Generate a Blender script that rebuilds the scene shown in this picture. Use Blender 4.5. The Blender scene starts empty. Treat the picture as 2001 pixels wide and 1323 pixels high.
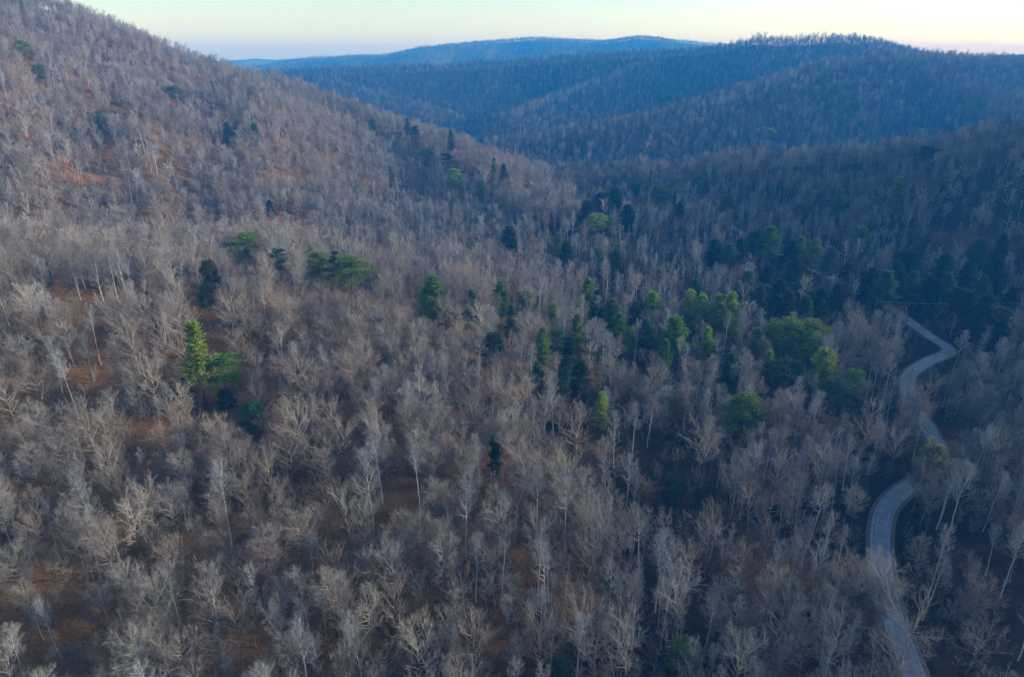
import bpy, math, random
import numpy as np
R = math.radians
scene = bpy.context.scene
col = scene.collection

# ------------------------------------------------------------------ camera
SCALE = 1.45                          # metres per survey unit
CAM_Z, PITCH, FPX, IW, IH = 85.0 * SCALE, 22.3, 1334.0, 2001.0, 1323.0
cam_d = bpy.data.cameras.new('camera')
cam = bpy.data.objects.new('camera', cam_d); col.objects.link(cam)
cam.location = (0, 0, CAM_Z); cam.rotation_euler = (R(90 - PITCH), 0, 0)
cam_d.sensor_width = 36.0; cam_d.lens = 36.0 * FPX / IW
cam_d.clip_start = 1.0; cam_d.clip_end = 30000.0
scene.camera = cam

# ------------------------------------------------------------------ light: low sun behind thin high cloud, ahead and to one side
SUN_AZ, SUN_EL = 80.0, 12.0          # degrees clockwise from the view direction, above the horizon
world = bpy.data.worlds.new('World'); scene.world = world; world.use_nodes = True
wn = world.node_tree; bg = wn.nodes['Background']
sky = wn.nodes.new('ShaderNodeTexSky'); sky.sky_type = 'NISHITA'; sky.sun_disc = False
sky.sun_elevation = R(SUN_EL); sky.sun_rotation = R(SUN_AZ)
sky.altitude = 300; sky.air_density = 1.06; sky.dust_density = 0.5; sky.ozone_density = 1.7
wn.links.new(sky.outputs[0], bg.inputs[0]); bg.inputs[1].default_value = 0.065
sun_d = bpy.data.lights.new('sun', 'SUN'); sun = bpy.data.objects.new('sun', sun_d); col.objects.link(sun)
sun_d.energy = 2.0; sun_d.angle = R(10); sun_d.color = (1.0, 0.93, 0.85)
sun.rotation_euler = (R(90 - SUN_EL), 0, R(180 - SUN_AZ)); sun.location = (300, 300, 400)
vs = scene.view_settings
vs.view_transform = 'Standard'; vs.look = 'None'; vs.exposure = 2.0; vs.gamma = 1.0; vs.use_curve_mapping = False
cy = scene.cycles
cy.max_bounces = 2; cy.diffuse_bounces = 1; cy.glossy_bounces = 1; cy.transmission_bounces = 1
cy.volume_bounces = 0; cy.transparent_max_bounces = 4
cy.use_denoising = True; cy.sample_clamp_direct = 1.5; cy.sample_clamp_indirect = 1.0
scene.render.use_persistent_data = False

# ------------------------------------------------------------------ survey helpers
SP, CP = math.sin(R(PITCH)), math.cos(R(PITCH))
def ray(u, v):
    a = (u - IW / 2) / FPX; b = (IH / 2 - v) / FPX
    return np.array([a, CP + b * SP, -SP + b * CP])
def at(u, v, y, drop=0.0):
    y = y * SCALE; d = ray(u, v); t = y / d[1]
    return (d[0] * t, y, CAM_Z + d[2] * t - drop)
def on_plane(u, v, z):
    d = ray(u, v); t = (z - CAM_Z) / d[2]
    return (d[0] * t, d[1] * t, z)
def project(x, y, z):
    z = z - CAM_Z
    f = y * CP - z * SP; up = y * SP + z * CP
    f = np.where(np.abs(f) < 1e-3, 1e-3, f)
    return IW / 2 + FPX * x / f, IH / 2 - FPX * up / f, f

def hash2(ix, iy, s):
    h = (ix.astype(np.int64) * 374761393 + iy.astype(np.int64) * 668265263 + s * 974711) & 0x7fffffff
    h = ((h ^ (h >> 13)) * 1274126177) & 0x7fffffff
    return ((h ^ (h >> 16)) & 0xffff) / 65535.0
def vnoise(x, y, s=0):
    ix = np.floor(x); iy = np.floor(y); fx = x - ix; fy = y - iy
    fx = fx * fx * (3 - 2 * fx); fy = fy * fy * (3 - 2 * fy)
    a = hash2(ix, iy, s); b = hash2(ix + 1, iy, s); c = hash2(ix, iy + 1, s); d = hash2(ix + 1, iy + 1, s)
    return (a + (b - a) * fx) * (1 - fy) + (c + (d - c) * fx) * fy
def fbm(x, y, s=0, o=3):
    t = 0; w = 0.5
    for i in range(o):
        t = t + w * vnoise(x, y, s + i * 17); x = x * 2.03; y = y * 2.03; w *= 0.5
    return t / (1 - 0.5 ** o)

# ------------------------------------------------------------------ the lie of the land: ridge lines and a valley floor
def ridge(pts, drop): return [at(u, v, y, drop) for u, v, y in pts]
RIDGES = [
    # (crest points, flank slope, crest rounding, gully strength)
    (ridge([(-900, -190, 420), (-400, -150, 470), (0, -45, 530), (110, 4, 550), (200, 58, 570), (370, 102, 590), (500, 128, 600), (600, 162, 602),
            (700, 197, 592), (850, 244, 550), (950, 296, 470), (1040, 354, 390), (1130, 402, 335)], 20), 0.42, 16, 1.0),
    (ridge([(-500, 420, 140), (-200, 428, 150), (0, 440, 155), (250, 454, 165), (500, 500, 175), (700, 546, 175), (850, 600, 165)], 25), 0.21, 14, 0.6),
    ([(174, 29, 17), (250, 152, 21), (326, 232, 25), (435, 261, 33)], 0.24, 10, 0.3),
    (ridge([(2500, 150, 360), (2200, 200, 380), (1993, 236, 400), (1750, 273, 430), (1550, 287, 460), (1400, 298, 470), (1290, 340, 475)], 19), 0.32, 10, 0.8),
    # unseen ridge added beyond the right edge, shaped to shade the valley
    ([(575, 520, 90), (610, 330, 100), (600, 110, 104), (590, -160, 106), (620, -500, 108)], 0.42, 16, 0.6),
    (ridge([(2500, 40, 1050), (2300, 70, 1020), (2000, 113, 980), (1850, 103, 960), (1720, 98, 930), (1620, 116, 900), (1500, 150, 850), (1400, 182, 800),
            (1300, 212, 760), (1150, 240, 720), (1000, 258, 700)], 18), 0.36, 10, 1.0),
    (ridge([(1780, 108, 930), (1900, 160, 800), (1993, 200, 700), (2100, 228, 640)], 18), 0.34, 10, 0.8),
    (ridge([(1560, 140, 1010), (1380, 215, 930), (1240, 262, 850)], 18), 0.34, 12, 1.0),
    (ridge([(300, 150, 1600), (500, 138, 1500), (560, 133, 1450), (700, 128, 1400), (850, 125, 1370), (1000, 114, 1350), (1150, 105, 1340), (1300, 94, 1320),
            (1400, 88, 1290), (1480, 72, 1270), (1560, 73, 1260), (1640, 67, 1260), (1700, 72, 1260), (1760, 92, 1280), (1900, 108, 1350), (2100, 110, 1500)], 19), 0.34, 10, 1.3),
    (ridge([(1280, 110, 1290), (1180, 150, 1180), (1080, 185, 1090), (1000, 215, 1000)], 18), 0.34, 12, 1.0),
    (ridge([(640, 150, 1350), (760, 185, 1200), (880, 220, 1050)], 18), 0.32, 12, 1.0),
    (ridge([(600, 118, 2900), (740, 113, 2850), (850, 98, 2800), (950, 86, 2780), (1040, 79, 2780), (1120, 83, 2780), (1200, 87, 2780), (1250, 77, 2780),
            (1330, 85, 2780), (1400, 91, 2780), (1500, 97, 2800), (1700, 112, 2850), (1900, 118, 2900)], 0), 0.16, 25, 1.6),
    (ridge([(100, 121, 4700), (300, 118, 4600), (520, 117, 4600), (600, 113, 4600), (680, 111, 4600), (760, 114, 4600), (900, 119, 4650), (1300, 119, 4700),
            (1750, 116, 4700), (1900, 112, 4650), (1993, 105, 4600), (2200, 100, 4600), (2500, 104, 4700)], 0), 0.12, 40, 2.2),
]
# the road through the valley, surveyed at its centre line
ROAD_PX = [(1830, 1420, 0.0), (1800, 1360, 0.0), (1778, 1300, 0.0), (1756, 1240, 0.0), (1737, 1180, 0.0), (1724, 1110, 0.0), (1720, 1050, 0.0), (1731, 995, 0.0), (1766, 958, 0.0),
           (1812, 930, 0.0), (1836, 890, 0.0), (1815, 838, 0.1), (1785, 795, 0.2), (1772, 760, 0.3), (1780, 730, 0.4), (1815, 706, 0.5), (1852, 690, 0.6),
           (1848, 677, 0.7), (1815, 656, 0.8), (1772, 624, 1.0), (1730, 594, 1.2), (1670, 562, 1.4), (1610, 536, 1.6), (1540, 505, 1.8), (1450, 455, 0.0),
           (1360, 400, -5.0), (1306, 366, -9.0), (1283, 352, -10.5), (1268, 342, -12.0), (1210, 332, -14.0)]
def catmull(P, n):
    P = np.array(P, float); out = []
    Q = np.vstack([2 * P[0] - P[1], P, 2 * P[-1] - P[-2]])
    for i in range(1, len(Q) - 2):
        for t in np.arange(n) / n:
            a, b, c, d = Q[i - 1:i + 3]
            out.append(0.5 * (2 * b + (c - a) * t + (2 * a - 5 * b + 4 * c - d) * t * t + (3 * b - a - 3 * c + d) * t ** 3))
    out.append(P[-1]); return np.array(out)
ROAD = catmull([on_plane(*p) for p in ROAD_PX], 10)
ROAD_SEEN = ROAD[(np.arange(len(ROAD)) < 88) | ((np.arange(len(ROAD)) > 122) & (np.arange(len(ROAD)) < 206))]

def tent(pts, k, w, x, y):
    pts = np.array(pts); best = np.full(x.shape, -1e9); off = np.full(x.shape, 1e9)
    for a, b in zip(pts[:-1], pts[1:]):
        dx, dy = b[0] - a[0], b[1] - a[1]; L2 = dx * dx + dy * dy
        t = np.clip(((x - a[0]) * dx + (y - a[1]) * dy) / L2, 0, 1)
        d = np.hypot(x - a[0] - t * dx, y - a[1] - t * dy)
        best = np.maximum(best, a[2] + t * (b[2] - a[2]) - k * (np.sqrt(d * d + w * w) - w)); off = np.minimum(off, d)
    return best, off
def road_dist(x, y):
    best = np.full(x.shape, 1e9); bz = np.zeros(x.shape)
    near = (x > 20) & (x < 480) & (y > 20) & (y < 1100)
    xs, ys = x[near], y[near]; bd = np.full(xs.shape, 1e9); zz = np.zeros(xs.shape)
    step = 3
    P = ROAD[::step]
    for a, b in zip(P[:-1], P[1:]):
        dx, dy = b[0] - a[0], b[1] - a[1]; L2 = dx * dx + dy * dy + 1e-9
        t = np.clip(((xs - a[0]) * dx + (ys - a[1]) * dy) / L2, 0, 1)
        d = np.hypot(xs - a[0] - t * dx, ys - a[1] - t * dy)
        m = d < bd; bd[m] = d[m]; zz[m] = (a[2] + t * (b[2] - a[2]))[m]
    best[near] = bd; bz[near] = zz
    return best, bz
def terrain(x, y):
    x = np.asarray(x, float); y = np.asarray(y, float)
    S = 3.0
    dist = np.hypot(x, y)
    base = -0.05 * np.maximum(y - 520, 0).clip(0, 700) + 2.2 * (fbm(x / 45, y / 45, 3) - 0.5)
    acc = np.exp((base - 60) / S)
    for pts, k, w, gs in RIDGES:
        h, off = tent(pts, k, w, x, y)
        rise = np.clip(h / 40, 0, 1)
        sc = np.clip(dist / 500, 0.7, 3.0)
        g = (fbm(x / (75 * sc) + 5, y / (190 * sc), 11) - 0.5) * 44 + (fbm(x / 55, y / 60, 29) - 0.5) * 16
        h = h + g * gs * rise * np.clip(off / (90 * sc), 0.08, 1.0)
        acc = acc + np.exp(np.clip((h - 60) / S, -60, 60))
    z = 60 + S * np.log(acc)
    rd, rz = road_dist(x, y)
    b = np.clip((rd - 6.5) / 14.0, 0, 1); b = b * b * (3 - 2 * b)
    return np.where(rd < 20.5, (rz - 0.05) * (1 - b) + z * b, z)

# ------------------------------------------------------------------ materials
def mat(name):
    m = bpy.data.materials.new(name); m.use_nodes = True
    nt = m.node_tree; return m, nt, nt.nodes['Principled BSDF']
def node(nt, t, **kw):
    n = nt.nodes.new(t)
    for k, v in kw.items(): setattr(n, k, v)
    return n
def ramp(nt, fac, stops):
    r = node(nt, 'ShaderNodeValToRGB'); e = r.color_ramp.elements
    while len(e) < len(stops): e.new(0.5)
    for el, (p, c) in zip(e, stops): el.position = p; el.color = (*c, 1)
    nt.links.new(fac, r.inputs[0]); return r.outputs[0]
def noise(nt, vec, scale, detail=4, rough=0.6):
    n = node(nt, 'ShaderNodeTexNoise'); n.inputs['Scale'].default_value = scale; n.inputs['Detail'].default_value = detail; n.inputs['Roughness'].default_value = rough
    if vec is not None: nt.links.new(vec, n.inputs['Vector'])
    return n.outputs['Fac']
def mix(nt, fac, a, b, mode='MIX'):
    m = node(nt, 'ShaderNodeMix', data_type='RGBA', blend_type=mode)
    for s, v in ((m.inputs[0], fac), (m.inputs[6], a), (m.inputs[7], b)):
        if hasattr(v, 'links'): nt.links.new(v, s)
        elif isinstance(v, (int, float)): s.default_value = v
        else: s.default_value = (*v, 1)
    return m.outputs[2]
def bump(nt, p, h, strength, dist=0.1):
    b = node(nt, 'ShaderNodeBump'); b.inputs['Strength'].default_value = strength; b.inputs['Distance'].default_value = dist
    nt.links.new(h, b.inputs['Height']); nt.links.new(b.outputs[0], p.inputs['Normal'])

def ground_material():
    m, nt, p = mat('leaf_litter')
    g = node(nt, 'ShaderNodeNewGeometry').outputs['Position']
    fine = noise(nt, g, 1.6, 6, 0.75); mid = noise(nt, g, 0.12, 5, 0.6); big = noise(nt, g, 0.022, 3, 0.5)
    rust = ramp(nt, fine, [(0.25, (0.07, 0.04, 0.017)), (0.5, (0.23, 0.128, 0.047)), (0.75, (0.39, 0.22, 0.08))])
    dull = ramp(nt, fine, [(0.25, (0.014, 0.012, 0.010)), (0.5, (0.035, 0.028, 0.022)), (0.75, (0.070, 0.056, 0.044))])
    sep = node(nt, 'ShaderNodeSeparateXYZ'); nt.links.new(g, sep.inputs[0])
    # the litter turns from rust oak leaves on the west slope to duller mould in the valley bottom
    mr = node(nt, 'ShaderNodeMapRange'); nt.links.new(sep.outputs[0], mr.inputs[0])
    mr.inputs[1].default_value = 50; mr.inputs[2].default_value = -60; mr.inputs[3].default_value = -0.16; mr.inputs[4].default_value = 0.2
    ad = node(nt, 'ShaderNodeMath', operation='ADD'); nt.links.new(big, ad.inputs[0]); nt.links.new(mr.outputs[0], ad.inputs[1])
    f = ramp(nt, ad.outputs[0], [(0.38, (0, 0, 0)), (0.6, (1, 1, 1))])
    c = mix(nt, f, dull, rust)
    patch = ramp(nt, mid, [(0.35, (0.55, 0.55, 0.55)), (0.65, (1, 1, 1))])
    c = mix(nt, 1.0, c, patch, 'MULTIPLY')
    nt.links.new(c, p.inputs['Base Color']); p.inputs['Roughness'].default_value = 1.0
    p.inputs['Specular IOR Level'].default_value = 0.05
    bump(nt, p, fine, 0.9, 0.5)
    return m
def bark_material(name, stops, grain=(0.65, 1.1)):
    m, nt, p = mat(name)
    oi = node(nt, 'ShaderNodeObjectInfo')
    c = ramp(nt, oi.outputs['Random'], stops)
    st = noise(nt, oi.outputs['Location'], 0.016, 2, 0.5)          # stands of one kind of tree
    s = ramp(nt, st, [(0.35, (0.82, 0.84, 0.86)), (0.5, (1, 1, 1)), (0.68, (1.03, 0.96, 0.92))])
    c = mix(nt, 1.0, c, s, 'MULTIPLY')
    tc = node(nt, 'ShaderNodeTexCoord')
    n = noise(nt, tc.outputs['Object'], 1.3, 3, 0.6)
    g = ramp(nt, n, [(0.3, (grain[0],) * 3), (0.7, (grain[1],) * 3)])
    c = mix(nt, 1.0, c, g, 'MULTIPLY')
    nt.links.new(c, p.inputs['Base Color']); p.inputs['Roughness'].default_value = 0.95; p.inputs['Specular IOR Level'].default_value = 0.08
    return m
M_TWIG = bark_material('twig_bark', [(0.0, (0.157, 0.139, 0.124)), (0.18, (0.306, 0.273, 0.232)), (0.36, (0.371, 0.356, 0.328)), (0.52, (0.260, 0.209, 0.176)), (0.7, (0.427, 0.399, 0.346)), (0.86, (0.204, 0.157, 0.139)), (1.0, (0.490, 0.473, 0.434))])
M_TRUNK = bark_material('trunk_bark', [(0.0, (0.079, 0.072, 0.068)), (0.4, (0.158, 0.148, 0.137)), (0.8, (0.216, 0.205, 0.194)), (1.0, (0.259, 0.252, 0.238))])
M_TWIG_COOL = bark_material('poplar_twig_bark', [(0.0, (0.17, 0.175, 0.185)), (0.4, (0.29, 0.30, 0.315)), (0.75, (0.37, 0.38, 0.395)), (1.0, (0.24, 0.235, 0.24))])
M_TWIG_SHADE = bark_material('shade_twig_bark', [(0.0, (0.078, 0.070, 0.067)), (0.5, (0.138, 0.126, 0.120)), (0.8, (0.240, 0.228, 0.216)), (1.0, (0.336, 0.324, 0.306))])  # darker copy of the twig bark: hillside shade put into the colour
M_PALE = bark_material('pale_bark', [(0.0, (0.336, 0.328, 0.312)), (1.0, (0.480, 0.472, 0.456))])
M_CONIFER_BARK = bark_material('conifer_bark', [(0.0, (0.10, 0.075, 0.06)), (1.0, (0.17, 0.13, 0.11))])
def leaf_material(name, use_obj, stops=None):
    m, nt, p = mat(name)
    oi = node(nt, 'ShaderNodeObjectInfo')
    c = oi.outputs['Color'] if use_obj else ramp(nt, oi.outputs['Random'], stops)
    g = node(nt, 'ShaderNodeNewGeometry')
    n = noise(nt, g.outputs['Position'], 0.9, 3, 0.6)
    v = ramp(nt, n, [(0.3, (0.55, 0.6, 0.65)), (0.7, (1.35, 1.25, 1.0))])
    c = mix(nt, 1.0, c, v, 'MULTIPLY')
    nt.links.new(c, p.inputs['Base Color']); p.inputs['Roughness'].default_value = 0.8; p.inputs['Specular IOR Level'].default_value = 0.15
    tr = node(nt, 'ShaderNodeBsdfTranslucent'); nt.links.new(c, tr.inputs[0])
    ms = node(nt, 'ShaderNodeMixShader'); ms.inputs[0].default_value = 0.3
    nt.links.new(p.outputs[0], ms.inputs[1]); nt.links.new(tr.outputs[0], ms.inputs[2])
    nt.links.new(ms.outputs[0], nt.nodes['Material Output'].inputs[0])
    return m
M_NEEDLE = leaf_material('needles', True)
M_RUST = leaf_material('rust_leaves', True)
def plain(name, c, rough=0.8, metal=0.0, spec=0.3, var=0.0, scale=3.0):
    m, nt, p = mat(name)
    p.inputs['Roughness'].default_value = rough; p.inputs['Metallic'].default_value = metal; p.inputs['Specular IOR Level'].default_value = spec
    g = node(nt, 'ShaderNodeNewGeometry').outputs['Position']
    n = noise(nt, g, scale, 4, 0.65)
    lo = tuple(x * (1 - var) for x in c); hi = tuple(min(1, x * (1 + var)) for x in c)
    nt.links.new(ramp(nt, n, [(0.3, lo), (0.7, hi)]), p.inputs['Base Color'])
    return m
M_GROUND = ground_material()

# ------------------------------------------------------------------ mesh helpers
def make_mesh(name, v, f, m):
    v = np.asarray(v, np.float32); f = np.asarray(f, np.int32)
    me = bpy.data.meshes.new(name)
    me.vertices.add(len(v)); me.vertices.foreach_set('co', v.ravel())
    me.loops.add(f.size); me.loops.foreach_set('vertex_index', f.ravel())
    me.polygons.add(len(f)); me.polygons.foreach_set('loop_start', np.arange(0, f.size, f.shape[1], dtype=np.int32))
    me.update(calc_edges=True)
    for x in (m if isinstance(m, (list, tuple)) else [m]): me.materials.append(x)
    return me
def link(name, me, parent=None, loc=(0, 0, 0)):
    o = bpy.data.objects.new(name, me); col.objects.link(o); o.location = loc
    if parent: o.parent = parent
    return o
def tag(o, label=None, cat=None, group=None, kind=None):
    if label: o['label'] = label
    if cat: o['category'] = cat
    if group: o['group'] = group
    if kind: o['kind'] = kind
    return o
def join(parts):
    V, F, n = [], [], 0
    for v, f in parts:
        V.append(v); F.append(f + n); n += len(v)
    return np.vstack(V), np.vstack(F)
def nrm(a): return a / (np.linalg.norm(a, axis=-1, keepdims=True) + 1e-9)
def perp(rng, d):
    r = rng.normal(size=d.shape); r -= d * (r * d).sum(-1, keepdims=True); return nrm(r)
def grow(rng, p, d, L, K, up=0.0, wob=0.1):
    out = [p]; s = (L / (K - 1))[:, None]
    for i in range(K - 1):
        p = p + d * s; out.append(p)
        d = nrm(d + np.array([0, 0, up]) + rng.normal(size=d.shape) * wob)
    return np.stack(out, 1)
def attach(rng, paths, n, t0, t1):
    N, K, _ = paths.shape
    t = (t0 + (t1 - t0) * (np.arange(n)[None] + rng.random((N, n))) / n)
    x = np.clip(t * (K - 1), 0, K - 1.001); i = x.astype(int); f = (x - i)[..., None]
    r = np.arange(N)[:, None]
    a, b = paths[r, i], paths[r, i + 1]
    return (a + (b - a) * f).reshape(-1, 3), nrm(b - a).reshape(-1, 3), t.reshape(-1)
def tubes(paths, r0, r1, sides, power=1.0):
    N, K, _ = paths.shape
    d = np.empty_like(paths); d[:, 1:-1] = paths[:, 2:] - paths[:, :-2]; d[:, 0] = paths[:, 1] - paths[:, 0]; d[:, -1] = paths[:, -1] - paths[:, -2]
    d = nrm(d); ref = np.where(np.abs(d[..., 2:]) < 0.9, np.array([0, 0, 1.0]), np.array([1.0, 0, 0]))
    u = nrm(np.cross(d, ref)); w = np.cross(d, u)
    s = np.linspace(0, 1, K)[None] ** power
    rr = (r0[:, None] * (1 - s) + r1[:, None] * s)[..., None, None]
    a = np.arange(sides) * 2 * math.pi / sides
    v = paths[:, :, None] + rr * (np.cos(a)[:, None] * u[:, :, None] + np.sin(a)[:, None] * w[:, :, None])
    idx = np.arange(N * K * sides).reshape(N, K, sides)
    A = idx[:, :-1]; B = idx[:, 1:]; A2 = np.roll(A, -1, 2); B2 = np.roll(B, -1, 2)
    f = np.concatenate([np.stack([A, A2, B2], -1).reshape(-1, 3), np.stack([A, B2, B], -1).reshape(-1, 3)])
    return v.reshape(-1, 3), f
def blades(rng, p, d, L, w):
    q = perp(rng, d) * (w[:, None] / 2)
    v = np.stack([p - q, p + q, p + d * L[:, None]], 1).reshape(-1, 3)
    return v, np.arange(len(v)).reshape(-1, 3)
def turn(rng, d, ang, up):
    a = ang[:, None]
    return nrm(d * np.cos(a) + perp(rng, d) * np.sin(a) + np.array([0, 0, up]))

# ------------------------------------------------------------------ kinds of tree
def bare_tree(seed, H, rad, cb, nl, lang, n2, n3, n4, up=0.08, r0=0.2, shape='vase', thick=1.0, fork=False):
    """returns (trunk, crown) as (verts, tris); stands on the origin"""
    rng = np.random.default_rng(seed)
    K = 10; z = np.linspace(-0.6, H * 0.93, K); tr = np.zeros((1, K, 3)); tr[0, :, 2] = z
    lean = rng.normal(size=2) * 0.035
    tr[0, :, :2] = np.cumsum(rng.normal(size=(K, 2)) * 0.10, 0) + lean * z[:, None]; tr[0, :, :2] -= tr[0, 0, :2]
    trunk = tubes(tr, np.array([r0]), np.array([0.03]), 6, 0.85)
    p, d, t = attach(rng, tr, nl, cb, 0.97)
    s = (t - cb) / (1 - cb)
    prof = {'vase': 0.75 + 0.45 * np.sin(np.pi * np.clip(s * 0.8 + 0.15, 0, 1)), 'round': np.sin(np.pi * np.clip(0.22 + 0.68 * s, 0, 1)) * 1.15,
            'spire': 0.55 + 0.75 * (1 - s)}[shape]
    az = np.arange(nl) * 2.39996 + rng.normal(size=nl) * 0.4
    el = lang * (0.75 + 0.55 * s) + rng.normal(size=nl) * 0.1
    dirs = np.stack([np.cos(az) * np.cos(el), np.sin(az) * np.cos(el), np.sin(el)], -1)
    L = rad * prof * rng.uniform(0.8, 1.3, nl) / np.maximum(np.cos(el), 0.55)
    L = np.minimum(L, rad * 2.2)
    l1 = grow(rng, p, dirs, L, 6, up, 0.11)
    parts = [tubes(l1, 0.115 * r0 / 0.2 * (1.05 - 0.6 * s) * thick, np.full(nl, 0.02 * thick), 4)]
    p, d, t = attach(rng, l1, n2, 0.22, 0.98)
    d2 = turn(rng, d, rng.uniform(0.45, 0.95, len(d)), 0.22); L2 = np.repeat(L, n2) * (0.62 - 0.36 * t) * rng.uniform(0.7, 1.25, len(d))
    l2 = grow(rng, p, d2, L2, 4, up, 0.13)
    parts.append(tubes(l2, np.full(len(l2), 0.033 * thick), np.full(len(l2), 0.012 * thick), 3))
    p, d, t = attach(rng, l2, n3, 0.2, 1.0)
    d3 = turn(rng, d, rng.uniform(0.35, 0.9, len(d)), 0.2); L3 = np.clip(np.repeat(L2, n3) * (0.7 - 0.3 * t) * rng.uniform(0.6, 1.2, len(d)), 0.35, 2.0)
    l3 = grow(rng, p, d3, L3, 3, up, 0.12)
    if n4:
        parts.append(tubes(l3, np.full(len(l3), 0.015 * thick), np.full(len(l3), 0.007 * thick), 3))
        p, d, t = attach(rng, l3, n4, 0.2, 1.0)
        d4 = turn(rng, d, rng.uniform(0.3, 0.8, len(d)), 0.18)
        parts.append(blades(rng, p, d4, rng.uniform(0.45, 1.05, len(d)), np.full(len(d), 0.018 * thick)))
    else:
        parts.append(blades(rng, l3[:, 0], nrm(l3[:, -1] - l3[:, 0]), L3 * 1.4, np.full(len(l3), 0.05 * thick)))
    return trunk, join(parts)

def conifer(seed, kind, H, rad):
    rng = np.random.default_rng(seed)
    K = 8; z = np.linspace(-0.6, H * 0.97, K); tr = np.zeros((1, K, 3)); tr[0, :, 2] = z
    tr[0, :, :2] = np.cumsum(rng.normal(size=(K, 2)) * 0.06, 0); tr[0, :, :2] -= tr[0, 0, :2]
    trunk = tubes(tr, np.array([0.011 * H]), np.array([0.02]), 6)
    wood, leaf = [], []
    def sprays(P, D, n, spread, L, w, droop=0.0):
        P = np.repeat(P, n, 0) + rng.normal(size=(len(P) * n, 3)) * spread
        D = nrm(np.repeat(D, n, 0) + rng.normal(size=P.shape) * 0.75 + np.array([0, 0, droop]))
        leaf.append(blades(rng, P, D, rng.uniform(0.6, 1.3, len(P)) * L, rng.uniform(0.6, 1.3, len(P)) * w))
    if kind in ('cone', 'narrow'):
        nb = 95; cb = 0.16 if kind == 'cone' else 0.34
        p, d, t = attach(rng, tr, nb, cb, 0.985); s = (t - cb) / (1 - cb)
        prof = np.minimum(1.0, 0.5 + 2.0 * s) * (1 - s) ** 0.66
        if kind == 'narrow': prof = np.where(s < 0.45, 0.9 - 0.6 * s, 0.48 * (1 - s) ** 0.35) * rng.uniform(0.55, 1.25, nb)
        az = np.arange(nb) * 2.39996 + rng.normal(size=nb) * 0.5; el = rng.normal(size=nb) * 0.16 + 0.12 + 0.7 * s ** 3
        L = rad * (prof + 0.05) * rng.uniform(0.55, 1.28, nb)
        b = grow(rng, p, np.stack([np.cos(az) * np.cos(el), np.sin(az) * np.cos(el), np.sin(el)], -1), L, 5, -0.03, 0.08)
        wood.append(tubes(b, np.full(nb, 0.05), np.full(nb, 0.012), 3))
        q, qd, qt = attach(rng, b, 9, 0.28, 1.0)
        sprays(q, qd, 7, 0.26, 0.55, 0.2, -0.05)
    elif kind == 'pine':
        nb = 30; cb = 0.5
        p, d, t = attach(rng, tr, nb, cb, 0.98); s = (t - cb) / (1 - cb)
        az = rng.random(nb) * 6.283; el = rng.uniform(-0.05, 0.3, nb) + 0.4 * s ** 2
        L = rad * (1.05 - 0.72 * s ** 1.6) * rng.uniform(0.45, 1.15, nb)
        b = grow(rng, p, np.stack([np.cos(az) * np.cos(el), np.sin(az) * np.cos(el), np.sin(el)], -1), L, 5, 0.04, 0.1)
        wood.append(tubes(b, np.full(nb, 0.07), np.full(nb, 0.02), 4))
        q, qd, qt = attach(rng, b, 5, 0.42, 1.0)
        c = np.repeat(q, 34, 0); o = rng.normal(size=c.shape) * np.array([0.42, 0.42, 0.16])
        leaf.append(blades(rng, c + o, nrm(o + np.array([0, 0, 0.25])), rng.uniform(0.25, 0.6, len(c)), rng.uniform(0.09, 0.2, len(c))))
    else:      # round, lobed crown
        nb = 46; cb = 0.3
        p, d, t = attach(rng, tr, nb, cb, 0.9); s = (t - cb) / (1 - cb)
        az = np.arange(nb) * 2.39996 + rng.normal(size=nb) * 0.4; el = 0.1 + 0.75 * s + rng.normal(size=nb) * 0.15
        L = rad * np.sin(np.pi * np.clip(0.25 + 0.62 * s, 0, 1)) * rng.uniform(0.75, 1.15, nb)
        b = grow(rng, p, np.stack([np.cos(az) * np.cos(el), np.sin(az) * np.cos(el), np.sin(el)], -1), L, 4, 0.05, 0.1)
        wood.append(tubes(b, np.full(nb, 0.07), np.full(nb, 0.02), 3))
        q, qd, qt = attach(rng, b, 2, 0.7, 1.0)
        c = np.repeat(q, 60, 0); o = rng.normal(size=c.shape); o = nrm(o) * rng.uniform(0.5, 1.0, (len(c), 1)) * np.array([0.85, 0.85, 0.6])
        leaf.append(blades(rng, c + o, nrm(o + rng.normal(size=c.shape) * 0.4), rng.uniform(0.25, 0.5, len(c)), rng.uniform(0.12, 0.26, len(c))))
    return trunk, join(wood), join(leaf)

def rust_tree(seed, H, rad):
    tk, cr = bare_tree(seed, H, rad, 0.25, 16, 0.5, 4, 3, 0, 0.05, 0.08, 'round')
    rng = np.random.default_rng(seed + 5)
    P = cr[0][rng.integers(0, len(cr[0]), 1500)]; P = P[P[:, 2] > H * 0.3]
    P = P + rng.normal(size=P.shape) * 0.15
    lv = blades(rng, P, nrm(rng.normal(size=P.shape) + np.array([0, 0, -0.6])), rng.uniform(0.16, 0.34, len(P)), rng.uniform(0.1, 0.2, len(P)))
    return tk, cr, lv

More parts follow.
